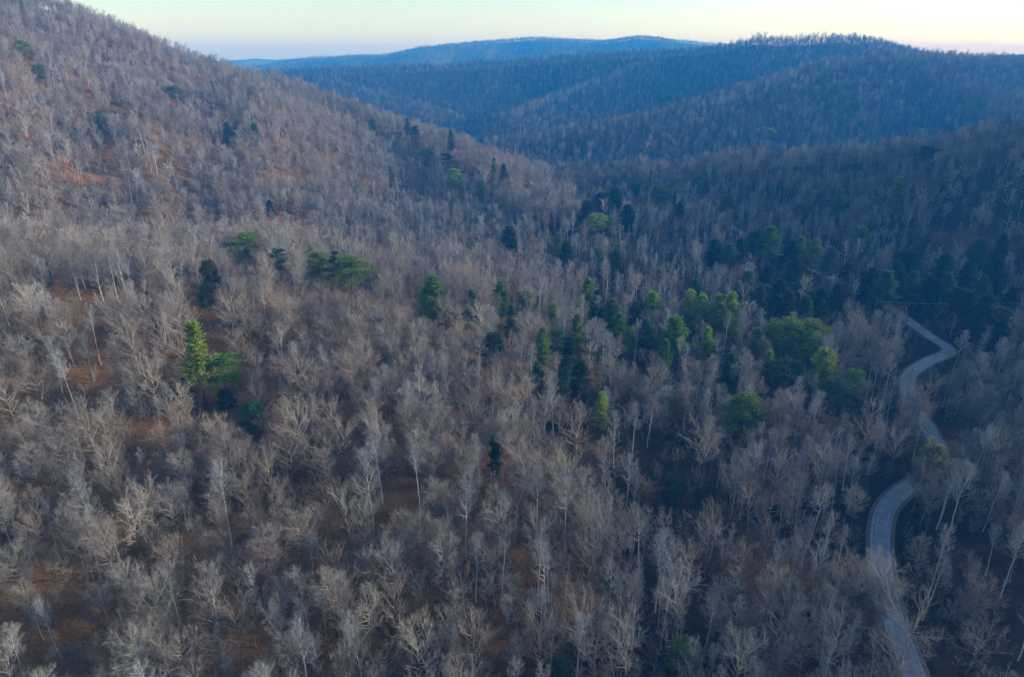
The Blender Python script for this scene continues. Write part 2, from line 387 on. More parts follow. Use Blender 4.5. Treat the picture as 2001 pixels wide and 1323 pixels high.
#            H   rad   cb   nl lang n2 n3 n4 up  r0 shape
NK = bark_material('trunk_bark', [(0.0, (0.11, 0.10, 0.095)), (0.4, (0.22, 0.205, 0.19)), (0.8, (0.30, 0.285, 0.27)), (1.0, (0.36, 0.35, 0.33))])
M_TWIG_COOL = bark_material('poplar_twig_bark', [(0.0, (0.17, 0.175, 0.185)), (0.4, (0.29, 0.30, 0.315)), (0.75, (0.37, 0.38, 0.395)), (1.0, (0.24, 0.235, 0.24))])
M_TWIG_SHADE = bark_material('shade_twig_bark', [(0.0, (0.065, 0.058, 0.056)), (0.5, (0.115, 0.105, 0.1)), (0.8, (0.2, 0.19, 0.18)), (1.0, (0.28, 0.27, 0.255))])
M_PALE = bark_material('pale_bark', [(0.0, (0.42, 0.41, 0.39)), (1.0, (0.60, 0.59, 0.57))])
M_CONIFER_BARK = bark_material('conifer_bark', [(0.0, (0.10, 0.075, 0.06)), (1.0, (0.17, 0.13, 0.11))])
def leaf_material(name, use_obj, stops=None):
    m, nt, p = mat(name)
    oi = node(nt, 'ShaderNodeObjectInfo')
    c = oi.outputs['Color'] if use_obj else ramp(nt, oi.outputs['Random'], stops)
    g = node(nt, 'ShaderNodeNewGeometry')
    n = noise(nt, g.outputs['Position'], 0.9, 3, 0.6)
    v = ramp(nt, n, [(0.3, (0.55, 0.6, 0.65)), (0.7, (1.35, 1.25, 1.0))])
    c = mix(nt, 1.0, c, v, 'MULTIPLY')
    nt.links.new(c, p.inputs['Base Color']); p.inputs['Roughness'].default_value = 0.8; p.inputs['Specular IOR Level'].default_value = 0.15
    tr = node(nt, 'ShaderNodeBsdfTranslucent'); nt.links.new(c, tr.inputs[0])
    ms = node(nt, 'ShaderNodeMixShader'); ms.inputs[0].default_value = 0.3
    nt.links.new(p.outputs[0], ms.inputs[1]); nt.links.new(tr.outputs[0], ms.inputs[2])
    nt.links.new(ms.outputs[0], nt.nodes['Material Output'].inputs[0])
    return m
M_NEEDLE = leaf_material('needles', True)
M_RUST = leaf_material('rust_leaves', True)
def plain(name, c, rough=0.8, metal=0.0, spec=0.3, var=0.0, scale=3.0):
    m, nt, p = mat(name)
    p.inputs['Roughness'].default_value = rough; p.inputs['Metallic'].default_value = metal; p.inputs['Specular IOR Level'].default_value = spec
    g = node(nt, 'ShaderNodeNewGeometry').outputs['Position']
    n = noise(nt, g, scale, 4, 0.65)
    lo = tuple(x * (1 - var) for x in c); hi = tuple(min(1, x * (1 + var)) for x in c)
    nt.links.new(ramp(nt, n, [(0.3, lo), (0.7, hi)]), p.inputs['Base Color'])
    return m
M_GROUND = ground_material()

# ------------------------------------------------------------------ mesh helpers
def make_mesh(name, v, f, m):
    v = np.asarray(v, np.float32); f = np.asarray(f, np.int32)
    me = bpy.data.meshes.new(name)
    me.vertices.add(len(v)); me.vertices.foreach_set('co', v.ravel())
    me.loops.add(f.size); me.loops.foreach_set('vertex_index', f.ravel())
    me.polygons.add(len(f)); me.polygons.foreach_set('loop_start', np.arange(0, f.size, f.shape[1], dtype=np.int32))
    me.update(calc_edges=True)
    for x in (m if isinstance(m, (list, tuple)) else [m]): me.materials.append(x)
    return me
def link(name, me, parent=None, loc=(0, 0, 0)):
    o = bpy.data.objects.new(name, me); col.objects.link(o); o.location = loc
    if parent: o.parent = parent
    return o
def tag(o, label=None, cat=None, group=None, kind=None):
    if label: o['label'] = label
    if cat: o['category'] = cat
    if group: o['group'] = group
    if kind: o['kind'] = kind
    return o
def join(parts):
    V, F, n = [], [], 0
    for v, f in parts:
        V.append(v); F.append(f + n); n += len(v)
    return np.vstack(V), np.vstack(F)
def nrm(a): return a / (np.linalg.norm(a, axis=-1, keepdims=True) + 1e-9)
def perp(rng, d):
    r = rng.normal(size=d.shape); r -= d * (r * d).sum(-1, keepdims=True); return nrm(r)
def grow(rng, p, d, L, K, up=0.0, wob=0.1):
    out = [p]; s = (L / (K - 1))[:, None]
    for i in range(K - 1):
        p = p + d * s; out.append(p)
        d = nrm(d + np.array([0, 0, up]) + rng.normal(size=d.shape) * wob)
    return np.stack(out, 1)
def attach(rng, paths, n, t0, t1):
    N, K, _ = paths.shape
    t = (t0 + (t1 - t0) * (np.arange(n)[None] + rng.random((N, n))) / n)
    x = np.clip(t * (K - 1), 0, K - 1.001); i = x.astype(int); f = (x - i)[..., None]
    r = np.arange(N)[:, None]
    a, b = paths[r, i], paths[r, i + 1]
    return (a + (b - a) * f).reshape(-1, 3), nrm(b - a).reshape(-1, 3), t.reshape(-1)
def tubes(paths, r0, r1, sides, power=1.0):
    N, K, _ = paths.shape
    d = np.empty_like(paths); d[:, 1:-1] = paths[:, 2:] - paths[:, :-2]; d[:, 0] = paths[:, 1] - paths[:, 0]; d[:, -1] = paths[:, -1] - paths[:, -2]
    d = nrm(d); ref = np.where(np.abs(d[..., 2:]) < 0.9, np.array([0, 0, 1.0]), np.array([1.0, 0, 0]))
    u = nrm(np.cross(d, ref)); w = np.cross(d, u)
    s = np.linspace(0, 1, K)[None] ** power
    rr = (r0[:, None] * (1 - s) + r1[:, None] * s)[..., None, None]
    a = np.arange(sides) * 2 * math.pi / sides
    v = paths[:, :, None] + rr * (np.cos(a)[:, None] * u[:, :, None] + np.sin(a)[:, None] * w[:, :, None])
    idx = np.arange(N * K * sides).reshape(N, K, sides)
    A = idx[:, :-1]; B = idx[:, 1:]; A2 = np.roll(A, -1, 2); B2 = np.roll(B, -1, 2)
    f = np.concatenate([np.stack([A, A2, B2], -1).reshape(-1, 3), np.stack([A, B2, B], -1).reshape(-1, 3)])
    return v.reshape(-1, 3), f
def blades(rng, p, d, L, w):
    q = perp(rng, d) * (w[:, None] / 2)
    v = np.stack([p - q, p + q, p + d * L[:, None]], 1).reshape(-1, 3)
    return v, np.arange(len(v)).reshape(-1, 3)
def turn(rng, d, ang, up):
    a = ang[:, None]
    return nrm(d * np.cos(a) + perp(rng, d) * np.sin(a) + np.array([0, 0, up]))

# ------------------------------------------------------------------ kinds of tree
def bare_tree(seed, H, rad, cb, nl, lang, n2, n3, n4, up=0.08, r0=0.2, shape='vase', thick=1.0, fork=False):
    """returns (trunk, crown) as (verts, tris); stands on the origin"""
    rng = np.random.default_rng(seed)
    K = 10; z = np.linspace(-0.6, H * 0.93, K); tr = np.zeros((1, K, 3)); tr[0, :, 2] = z
    lean = rng.normal(size=2) * 0.035
    tr[0, :, :2] = np.cumsum(rng.normal(size=(K, 2)) * 0.10, 0) + lean * z[:, None]; tr[0, :, :2] -= tr[0, 0, :2]
    trunk = tubes(tr, np.array([r0]), np.array([0.03]), 6, 0.85)
    p, d, t = attach(rng, tr, nl, cb, 0.97)
    s = (t - cb) / (1 - cb)
    prof = {'vase': 0.75 + 0.45 * np.sin(np.pi * np.clip(s * 0.8 + 0.15, 0, 1)), 'round': np.sin(np.pi * np.clip(0.22 + 0.68 * s, 0, 1)) * 1.15,
            'spire': 0.55 + 0.75 * (1 - s)}[shape]
    az = np.arange(nl) * 2.39996 + rng.normal(size=nl) * 0.4
    el = lang * (0.75 + 0.55 * s) + rng.normal(size=nl) * 0.1
    dirs = np.stack([np.cos(az) * np.cos(el), np.sin(az) * np.cos(el), np.sin(el)], -1)
    L = rad * prof * rng.uniform(0.8, 1.3, nl) / np.maximum(np.cos(el), 0.55)
    L = np.minimum(L, rad * 2.2)
    l1 = grow(rng, p, dirs, L, 6, up, 0.11)
    parts = [tubes(l1, 0.115 * r0 / 0.2 * (1.05 - 0.6 * s) * thick, np.full(nl, 0.02 * thick), 4)]
    p, d, t = attach(rng, l1, n2, 0.22, 0.98)
    d2 = turn(rng, d, rng.uniform(0.45, 0.95, len(d)), 0.22); L2 = np.repeat(L, n2) * (0.62 - 0.36 * t) * rng.uniform(0.7, 1.25, len(d))
    l2 = grow(rng, p, d2, L2, 4, up, 0.13)
    parts.append(tubes(l2, np.full(len(l2), 0.033 * thick), np.full(len(l2), 0.012 * thick), 3))
    p, d, t = attach(rng, l2, n3, 0.2, 1.0)
    d3 = turn(rng, d, rng.uniform(0.35, 0.9, len(d)), 0.2); L3 = np.clip(np.repeat(L2, n3) * (0.7 - 0.3 * t) * rng.uniform(0.6, 1.2, len(d)), 0.35, 2.0)
    l3 = grow(rng, p, d3, L3, 3, up, 0.12)
    if n4:
        parts.append(tubes(l3, np.full(len(l3), 0.015 * thick), np.full(len(l3), 0.007 * thick), 3))
        p, d, t = attach(rng, l3, n4, 0.2, 1.0)
        d4 = turn(rng, d, rng.uniform(0.3, 0.8, len(d)), 0.18)
        parts.append(blades(rng, p, d4, rng.uniform(0.45, 1.05, len(d)), np.full(len(d), 0.018 * thick)))
    else:
        parts.append(blades(rng, l3[:, 0], nrm(l3[:, -1] - l3[:, 0]), L3 * 1.4, np.full(len(l3), 0.05 * thick)))
    return trunk, join(parts)

def conifer(seed, kind, H, rad):
    rng = np.random.default_rng(seed)
    K = 8; z = np.linspace(-0.6, H * 0.97, K); tr = np.zeros((1, K, 3)); tr[0, :, 2] = z
    tr[0, :, :2] = np.cumsum(rng.normal(size=(K, 2)) * 0.06, 0); tr[0, :, :2] -= tr[0, 0, :2]
    trunk = tubes(tr, np.array([0.011 * H]), np.array([0.02]), 6)
    wood, leaf = [], []
    def sprays(P, D, n, spread, L, w, droop=0.0):
        P = np.repeat(P, n, 0) + rng.normal(size=(len(P) * n, 3)) * spread
        D = nrm(np.repeat(D, n, 0) + rng.normal(size=P.shape) * 0.75 + np.array([0, 0, droop]))
        leaf.append(blades(rng, P, D, rng.uniform(0.6, 1.3, len(P)) * L, rng.uniform(0.6, 1.3, len(P)) * w))
    if kind in ('cone', 'narrow'):
        nb = 95; cb = 0.16 if kind == 'cone' else 0.34
        p, d, t = attach(rng, tr, nb, cb, 0.985); s = (t - cb) / (1 - cb)
        prof = np.minimum(1.0, 0.5 + 2.0 * s) * (1 - s) ** 0.66
        if kind == 'narrow': prof = np.where(s < 0.45, 0.9 - 0.6 * s, 0.48 * (1 - s) ** 0.35) * rng.uniform(0.55, 1.25, nb)
        az = np.arange(nb) * 2.39996 + rng.normal(size=nb) * 0.5; el = rng.normal(size=nb) * 0.16 + 0.12 + 0.7 * s ** 3
        L = rad * (prof + 0.05) * rng.uniform(0.55, 1.28, nb)
        b = grow(rng, p, np.stack([np.cos(az) * np.cos(el), np.sin(az) * np.cos(el), np.sin(el)], -1), L, 5, -0.03, 0.08)
        wood.append(tubes(b, np.full(nb, 0.05), np.full(nb, 0.012), 3))
        q, qd, qt = attach(rng, b, 9, 0.28, 1.0)
        sprays(q, qd, 7, 0.26, 0.55, 0.2, -0.05)
    elif kind == 'pine':
        nb = 30; cb = 0.5
        p, d, t = attach(rng, tr, nb, cb, 0.98); s = (t - cb) / (1 - cb)
        az = rng.random(nb) * 6.283; el = rng.uniform(-0.05, 0.3, nb) + 0.4 * s ** 2
        L = rad * (1.05 - 0.72 * s ** 1.6) * rng.uniform(0.45, 1.15, nb)
        b = grow(rng, p, np.stack([np.cos(az) * np.cos(el), np.sin(az) * np.cos(el), np.sin(el)], -1), L, 5, 0.04, 0.1)
        wood.append(tubes(b, np.full(nb, 0.07), np.full(nb, 0.02), 4))
        q, qd, qt = attach(rng, b, 5, 0.42, 1.0)
        c = np.repeat(q, 34, 0); o = rng.normal(size=c.shape) * np.array([0.42, 0.42, 0.16])
        leaf.append(blades(rng, c + o, nrm(o + np.array([0, 0, 0.25])), rng.uniform(0.25, 0.6, len(c)), rng.uniform(0.09, 0.2, len(c))))
    else:      # round, lobed crown
        nb = 46; cb = 0.3
        p, d, t = attach(rng, tr, nb, cb, 0.9); s = (t - cb) / (1 - cb)
        az = np.arange(nb) * 2.39996 + rng.normal(size=nb) * 0.4; el = 0.1 + 0.75 * s + rng.normal(size=nb) * 0.15
        L = rad * np.sin(np.pi * np.clip(0.25 + 0.62 * s, 0, 1)) * rng.uniform(0.75, 1.15, nb)
        b = grow(rng, p, np.stack([np.cos(az) * np.cos(el), np.sin(az) * np.cos(el), np.sin(el)], -1), L, 4, 0.05, 0.1)
        wood.append(tubes(b, np.full(nb, 0.07), np.full(nb, 0.02), 3))
        q, qd, qt = attach(rng, b, 2, 0.7, 1.0)
        c = np.repeat(q, 60, 0); o = rng.normal(size=c.shape); o = nrm(o) * rng.uniform(0.5, 1.0, (len(c), 1)) * np.array([0.85, 0.85, 0.6])
        leaf.append(blades(rng, c + o, nrm(o + rng.normal(size=c.shape) * 0.4), rng.uniform(0.25, 0.5, len(c)), rng.uniform(0.12, 0.26, len(c))))
    return trunk, join(wood), join(leaf)

def rust_tree(seed, H, rad):
    tk, cr = bare_tree(seed, H, rad, 0.25, 16, 0.5, 4, 3, 0, 0.05, 0.08, 'round')
    rng = np.random.default_rng(seed + 5)
    P = cr[0][rng.integers(0, len(cr[0]), 1500)]; P = P[P[:, 2] > H * 0.3]
    P = P + rng.normal(size=P.shape) * 0.15
    lv = blades(rng, P, nrm(rng.normal(size=P.shape) + np.array([0, 0, -0.6])), rng.uniform(0.16, 0.34, len(P)), rng.uniform(0.1, 0.2, len(P)))
    return tk, cr, lv

#            H   rad   cb   nl lang n2 n3 n4 up  r0 shape
NK = bark_material('trunk_bark', [(0.0, (0.079, 0.072, 0.068)), (0.4, (0.158, 0.148, 0.137)), (0.8, (0.216, 0.205, 0.194)), (1.0, (0.259, 0.252, 0.238))])
M_TWIG_COOL = bark_material('poplar_twig_bark', [(0.0, (0.17, 0.175, 0.185)), (0.4, (0.29, 0.30, 0.315)), (0.75, (0.37, 0.38, 0.395)), (1.0, (0.24, 0.235, 0.24))])
M_TWIG_SHADE = bark_material('shade_twig_bark', [(0.0, (0.078, 0.070, 0.067)), (0.5, (0.138, 0.126, 0.120)), (0.8, (0.240, 0.228, 0.216)), (1.0, (0.336, 0.324, 0.306))])
M_PALE = bark_material('pale_bark', [(0.0, (0.336, 0.328, 0.312)), (1.0, (0.480, 0.472, 0.456))])
M_CONIFER_BARK = bark_material('conifer_bark', [(0.0, (0.10, 0.075, 0.06)), (1.0, (0.17, 0.13, 0.11))])
def leaf_material(name, use_obj, stops=None):
    m, nt, p = mat(name)
    oi = node(nt, 'ShaderNodeObjectInfo')
    c = oi.outputs['Color'] if use_obj else ramp(nt, oi.outputs['Random'], stops)
    g = node(nt, 'ShaderNodeNewGeometry')
    n = noise(nt, g.outputs['Position'], 0.9, 3, 0.6)
    v = ramp(nt, n, [(0.3, (0.55, 0.6, 0.65)), (0.7, (1.35, 1.25, 1.0))])
    c = mix(nt, 1.0, c, v, 'MULTIPLY')
    nt.links.new(c, p.inputs['Base Color']); p.inputs['Roughness'].default_value = 0.8; p.inputs['Specular IOR Level'].default_value = 0.15
    tr = node(nt, 'ShaderNodeBsdfTranslucent'); nt.links.new(c, tr.inputs[0])
    ms = node(nt, 'ShaderNodeMixShader'); ms.inputs[0].default_value = 0.3
    nt.links.new(p.outputs[0], ms.inputs[1]); nt.links.new(tr.outputs[0], ms.inputs[2])
    nt.links.new(ms.outputs[0], nt.nodes['Material Output'].inputs[0])
    return m
M_NEEDLE = leaf_material('needles', True)
M_RUST = leaf_material('rust_leaves', True)
def plain(name, c, rough=0.8, metal=0.0, spec=0.3, var=0.0, scale=3.0):
    m, nt, p = mat(name)
    p.inputs['Roughness'].default_value = rough; p.inputs['Metallic'].default_value = metal; p.inputs['Specular IOR Level'].default_value = spec
    g = node(nt, 'ShaderNodeNewGeometry').outputs['Position']
    n = noise(nt, g, scale, 4, 0.65)
    lo = tuple(x * (1 - var) for x in c); hi = tuple(min(1, x * (1 + var)) for x in c)
    nt.links.new(ramp(nt, n, [(0.3, lo), (0.7, hi)]), p.inputs['Base Color'])
    return m
M_GROUND = ground_material()

# ------------------------------------------------------------------ mesh helpers
def make_mesh(name, v, f, m):
    v = np.asarray(v, np.float32); f = np.asarray(f, np.int32)
    me = bpy.data.meshes.new(name)
    me.vertices.add(len(v)); me.vertices.foreach_set('co', v.ravel())
    me.loops.add(f.size); me.loops.foreach_set('vertex_index', f.ravel())
    me.polygons.add(len(f)); me.polygons.foreach_set('loop_start', np.arange(0, f.size, f.shape[1], dtype=np.int32))
    me.update(calc_edges=True)
    for x in (m if isinstance(m, (list, tuple)) else [m]): me.materials.append(x)
    return me
def link(name, me, parent=None, loc=(0, 0, 0)):
    o = bpy.data.objects.new(name, me); col.objects.link(o); o.location = loc
    if parent: o.parent = parent
    return o
def tag(o, label=None, cat=None, group=None, kind=None):
    if label: o['label'] = label
    if cat: o['category'] = cat
    if group: o['group'] = group
    if kind: o['kind'] = kind
    return o
def join(parts):
    V, F, n = [], [], 0
    for v, f in parts:
        V.append(v); F.append(f + n); n += len(v)
    return np.vstack(V), np.vstack(F)
def nrm(a): return a / (np.linalg.norm(a, axis=-1, keepdims=True) + 1e-9)
def perp(rng, d):
    r = rng.normal(size=d.shape); r -= d * (r * d).sum(-1, keepdims=True); return nrm(r)
def grow(rng, p, d, L, K, up=0.0, wob=0.1):
    out = [p]; s = (L / (K - 1))[:, None]
    for i in range(K - 1):
        p = p + d * s; out.append(p)
        d = nrm(d + np.array([0, 0, up]) + rng.normal(size=d.shape) * wob)
    return np.stack(out, 1)
def attach(rng, paths, n, t0, t1):
    N, K, _ = paths.shape
    t = (t0 + (t1 - t0) * (np.arange(n)[None] + rng.random((N, n))) / n)
    x = np.clip(t * (K - 1), 0, K - 1.001); i = x.astype(int); f = (x - i)[..., None]
    r = np.arange(N)[:, None]
    a, b = paths[r, i], paths[r, i + 1]
    return (a + (b - a) * f).reshape(-1, 3), nrm(b - a).reshape(-1, 3), t.reshape(-1)
def tubes(paths, r0, r1, sides, power=1.0):
    N, K, _ = paths.shape
    d = np.empty_like(paths); d[:, 1:-1] = paths[:, 2:] - paths[:, :-2]; d[:, 0] = paths[:, 1] - paths[:, 0]; d[:, -1] = paths[:, -1] - paths[:, -2]
    d = nrm(d); ref = np.where(np.abs(d[..., 2:]) < 0.9, np.array([0, 0, 1.0]), np.array([1.0, 0, 0]))
    u = nrm(np.cross(d, ref)); w = np.cross(d, u)
    s = np.linspace(0, 1, K)[None] ** power
    rr = (r0[:, None] * (1 - s) + r1[:, None] * s)[..., None, None]
    a = np.arange(sides) * 2 * math.pi / sides
    v = paths[:, :, None] + rr * (np.cos(a)[:, None] * u[:, :, None] + np.sin(a)[:, None] * w[:, :, None])
    idx = np.arange(N * K * sides).reshape(N, K, sides)
    A = idx[:, :-1]; B = idx[:, 1:]; A2 = np.roll(A, -1, 2); B2 = np.roll(B, -1, 2)
    f = np.concatenate([np.stack([A, A2, B2], -1).reshape(-1, 3), np.stack([A, B2, B], -1).reshape(-1, 3)])
    return v.reshape(-1, 3), f
def blades(rng, p, d, L, w):
    q = perp(rng, d) * (w[:, None] / 2)
    v = np.stack([p - q, p + q, p + d * L[:, None]], 1).reshape(-1, 3)
    return v, np.arange(len(v)).reshape(-1, 3)
def turn(rng, d, ang, up):
    a = ang[:, None]
    return nrm(d * np.cos(a) + perp(rng, d) * np.sin(a) + np.array([0, 0, up]))

# ------------------------------------------------------------------ kinds of tree
def bare_tree(seed, H, rad, cb, nl, lang, n2, n3, n4, up=0.08, r0=0.2, shape='vase', thick=1.0, fork=False):
    """returns (trunk, crown) as (verts, tris); stands on the origin"""
    rng = np.random.default_rng(seed)
    K = 10; z = np.linspace(-0.6, H * 0.93, K); tr = np.zeros((1, K, 3)); tr[0, :, 2] = z
    lean = rng.normal(size=2) * 0.035
    tr[0, :, :2] = np.cumsum(rng.normal(size=(K, 2)) * 0.10, 0) + lean * z[:, None]; tr[0, :, :2] -= tr[0, 0, :2]
    trunk = tubes(tr, np.array([r0]), np.array([0.03]), 6, 0.85)
    p, d, t = attach(rng, tr, nl, cb, 0.97)
    s = (t - cb) / (1 - cb)
    prof = {'vase': 0.75 + 0.45 * np.sin(np.pi * np.clip(s * 0.8 + 0.15, 0, 1)), 'round': np.sin(np.pi * np.clip(0.22 + 0.68 * s, 0, 1)) * 1.15,
            'spire': 0.55 + 0.75 * (1 - s)}[shape]
    az = np.arange(nl) * 2.39996 + rng.normal(size=nl) * 0.4
    el = lang * (0.75 + 0.55 * s) + rng.normal(size=nl) * 0.1
    dirs = np.stack([np.cos(az) * np.cos(el), np.sin(az) * np.cos(el), np.sin(el)], -1)
    L = rad * prof * rng.uniform(0.8, 1.3, nl) / np.maximum(np.cos(el), 0.55)
    L = np.minimum(L, rad * 2.2)
    l1 = grow(rng, p, dirs, L, 6, up, 0.11)
    parts = [tubes(l1, 0.115 * r0 / 0.2 * (1.05 - 0.6 * s) * thick, np.full(nl, 0.02 * thick), 4)]
    p, d, t = attach(rng, l1, n2, 0.22, 0.98)
    d2 = turn(rng, d, rng.uniform(0.45, 0.95, len(d)), 0.22); L2 = np.repeat(L, n2) * (0.62 - 0.36 * t) * rng.uniform(0.7, 1.25, len(d))
    l2 = grow(rng, p, d2, L2, 4, up, 0.13)
    parts.append(tubes(l2, np.full(len(l2), 0.033 * thick), np.full(len(l2), 0.012 * thick), 3))
    p, d, t = attach(rng, l2, n3, 0.2, 1.0)
    d3 = turn(rng, d, rng.uniform(0.35, 0.9, len(d)), 0.2); L3 = np.clip(np.repeat(L2, n3) * (0.7 - 0.3 * t) * rng.uniform(0.6, 1.2, len(d)), 0.35, 2.0)
    l3 = grow(rng, p, d3, L3, 3, up, 0.12)
    if n4:
        parts.append(tubes(l3, np.full(len(l3), 0.015 * thick), np.full(len(l3), 0.007 * thick), 3))
        p, d, t = attach(rng, l3, n4, 0.2, 1.0)
        d4 = turn(rng, d, rng.uniform(0.3, 0.8, len(d)), 0.18)
        parts.append(blades(rng, p, d4, rng.uniform(0.45, 1.05, len(d)), np.full(len(d), 0.018 * thick)))
    else:
        parts.append(blades(rng, l3[:, 0], nrm(l3[:, -1] - l3[:, 0]), L3 * 1.4, np.full(len(l3), 0.05 * thick)))
    return trunk, join(parts)

def conifer(seed, kind, H, rad):
    rng = np.random.default_rng(seed)
    K = 8; z = np.linspace(-0.6, H * 0.97, K); tr = np.zeros((1, K, 3)); tr[0, :, 2] = z
    tr[0, :, :2] = np.cumsum(rng.normal(size=(K, 2)) * 0.06, 0); tr[0, :, :2] -= tr[0, 0, :2]
    trunk = tubes(tr, np.array([0.011 * H]), np.array([0.02]), 6)
    wood, leaf = [], []
    def sprays(P, D, n, spread, L, w, droop=0.0):
        P = np.repeat(P, n, 0) + rng.normal(size=(len(P) * n, 3)) * spread
        D = nrm(np.repeat(D, n, 0) + rng.normal(size=P.shape) * 0.75 + np.array([0, 0, droop]))
        leaf.append(blades(rng, P, D, rng.uniform(0.6, 1.3, len(P)) * L, rng.uniform(0.6, 1.3, len(P)) * w))
    if kind in ('cone', 'narrow'):
        nb = 95; cb = 0.16 if kind == 'cone' else 0.34
        p, d, t = attach(rng, tr, nb, cb, 0.985); s = (t - cb) / (1 - cb)
        prof = np.minimum(1.0, 0.5 + 2.0 * s) * (1 - s) ** 0.66
        if kind == 'narrow': prof = np.where(s < 0.45, 0.9 - 0.6 * s, 0.48 * (1 - s) ** 0.35) * rng.uniform(0.55, 1.25, nb)
        az = np.arange(nb) * 2.39996 + rng.normal(size=nb) * 0.5; el = rng.normal(size=nb) * 0.16 + 0.12 + 0.7 * s ** 3
        L = rad * (prof + 0.05) * rng.uniform(0.55, 1.28, nb)
        b = grow(rng, p, np.stack([np.cos(az) * np.cos(el), np.sin(az) * np.cos(el), np.sin(el)], -1), L, 5, -0.03, 0.08)
        wood.append(tubes(b, np.full(nb, 0.05), np.full(nb, 0.012), 3))
        q, qd, qt = attach(rng, b, 9, 0.28, 1.0)
        sprays(q, qd, 7, 0.26, 0.55, 0.2, -0.05)
    elif kind == 'pine':
        nb = 30; cb = 0.5
        p, d, t = attach(rng, tr, nb, cb, 0.98); s = (t - cb) / (1 - cb)
        az = rng.random(nb) * 6.283; el = rng.uniform(-0.05, 0.3, nb) + 0.4 * s ** 2
        L = rad * (1.05 - 0.72 * s ** 1.6) * rng.uniform(0.45, 1.15, nb)
        b = grow(rng, p, np.stack([np.cos(az) * np.cos(el), np.sin(az) * np.cos(el), np.sin(el)], -1), L, 5, 0.04, 0.1)
        wood.append(tubes(b, np.full(nb, 0.07), np.full(nb, 0.02), 4))
        q, qd, qt = attach(rng, b, 5, 0.42, 1.0)
        c = np.repeat(q, 34, 0); o = rng.normal(size=c.shape) * np.array([0.42, 0.42, 0.16])
        leaf.append(blades(rng, c + o, nrm(o + np.array([0, 0, 0.25])), rng.uniform(0.25, 0.6, len(c)), rng.uniform(0.09, 0.2, len(c))))
    else:      # round, lobed crown
        nb = 46; cb = 0.3
        p, d, t = attach(rng, tr, nb, cb, 0.9); s = (t - cb) / (1 - cb)
        az = np.arange(nb) * 2.39996 + rng.normal(size=nb) * 0.4; el = 0.1 + 0.75 * s + rng.normal(size=nb) * 0.15
        L = rad * np.sin(np.pi * np.clip(0.25 + 0.62 * s, 0, 1)) * rng.uniform(0.75, 1.15, nb)
        b = grow(rng, p, np.stack([np.cos(az) * np.cos(el), np.sin(az) * np.cos(el), np.sin(el)], -1), L, 4, 0.05, 0.1)
        wood.append(tubes(b, np.full(nb, 0.07), np.full(nb, 0.02), 3))
        q, qd, qt = attach(rng, b, 2, 0.7, 1.0)
        c = np.repeat(q, 60, 0); o = rng.normal(size=c.shape); o = nrm(o) * rng.uniform(0.5, 1.0, (len(c), 1)) * np.array([0.85, 0.85, 0.6])
        leaf.append(blades(rng, c + o, nrm(o + rng.normal(size=c.shape) * 0.4), rng.uniform(0.25, 0.5, len(c)), rng.uniform(0.12, 0.26, len(c))))
    return trunk, join(wood), join(leaf)

def rust_tree(seed, H, rad):
    tk, cr = bare_tree(seed, H, rad, 0.25, 16, 0.5, 4, 3, 0, 0.05, 0.08, 'round')
    rng = np.random.default_rng(seed + 5)
    P = cr[0][rng.integers(0, len(cr[0]), 1500)]; P = P[P[:, 2] > H * 0.3]
    P = P + rng.normal(size=P.shape) * 0.15
    lv = blades(rng, P, nrm(rng.normal(size=P.shape) + np.array([0, 0, -0.6])), rng.uniform(0.16, 0.34, len(P)), rng.uniform(0.1, 0.2, len(P)))
    return tk, cr, lv

#            H   rad   cb   nl lang n2 n3 n4 up  r0 shape
NK = bark_material('trunk_bark', [(0.0, (0.11, 0.10, 0.095)), (0.4, (0.22, 0.205, 0.19)), (0.8, (0.30, 0.285, 0.27)), (1.0, (0.36, 0.35, 0.33))])
M_TWIG_COOL = bark_material('poplar_twig_bark', [(0.0, (0.17, 0.175, 0.185)), (0.4, (0.29, 0.30, 0.315)), (0.75, (0.37, 0.38, 0.395)), (1.0, (0.24, 0.235, 0.24))])
M_TWIG_SHADE = bark_material('shade_twig_bark', [(0.0, (0.065, 0.058, 0.056)), (0.5, (0.115, 0.105, 0.1)), (0.8, (0.2, 0.19, 0.18)), (1.0, (0.28, 0.27, 0.255))])
M_PALE = bark_material('pale_bark', [(0.0, (0.42, 0.41, 0.39)), (1.0, (0.60, 0.59, 0.57))])
M_CONIFER_BARK = bark_material('conifer_bark', [(0.0, (0.10, 0.075, 0.06)), (1.0, (0.17, 0.13, 0.11))])
def leaf_material(name, use_obj, stops=None):
    m, nt, p = mat(name)
    oi = node(nt, 'ShaderNodeObjectInfo')
    c = oi.outputs['Color'] if use_obj else ramp(nt, oi.outputs['Random'], stops)
    g = node(nt, 'ShaderNodeNewGeometry')
    n = noise(nt, g.outputs['Position'], 0.9, 3, 0.6)
    v = ramp(nt, n, [(0.3, (0.55, 0.6, 0.65)), (0.7, (1.35, 1.25, 1.0))])
    c = mix(nt, 1.0, c, v, 'MULTIPLY')
    nt.links.new(c, p.inputs['Base Color']); p.inputs['Roughness'].default_value = 0.8; p.inputs['Specular IOR Level'].default_value = 0.15
    tr = node(nt, 'ShaderNodeBsdfTranslucent'); nt.links.new(c, tr.inputs[0])
    ms = node(nt, 'ShaderNodeMixShader'); ms.inputs[0].default_value = 0.3
    nt.links.new(p.outputs[0], ms.inputs[1]); nt.links.new(tr.outputs[0], ms.inputs[2])
    nt.links.new(ms.outputs[0], nt.nodes['Material Output'].inputs[0])
    return m
M_NEEDLE = leaf_material('needles', True)
M_RUST = leaf_material('rust_leaves', True)
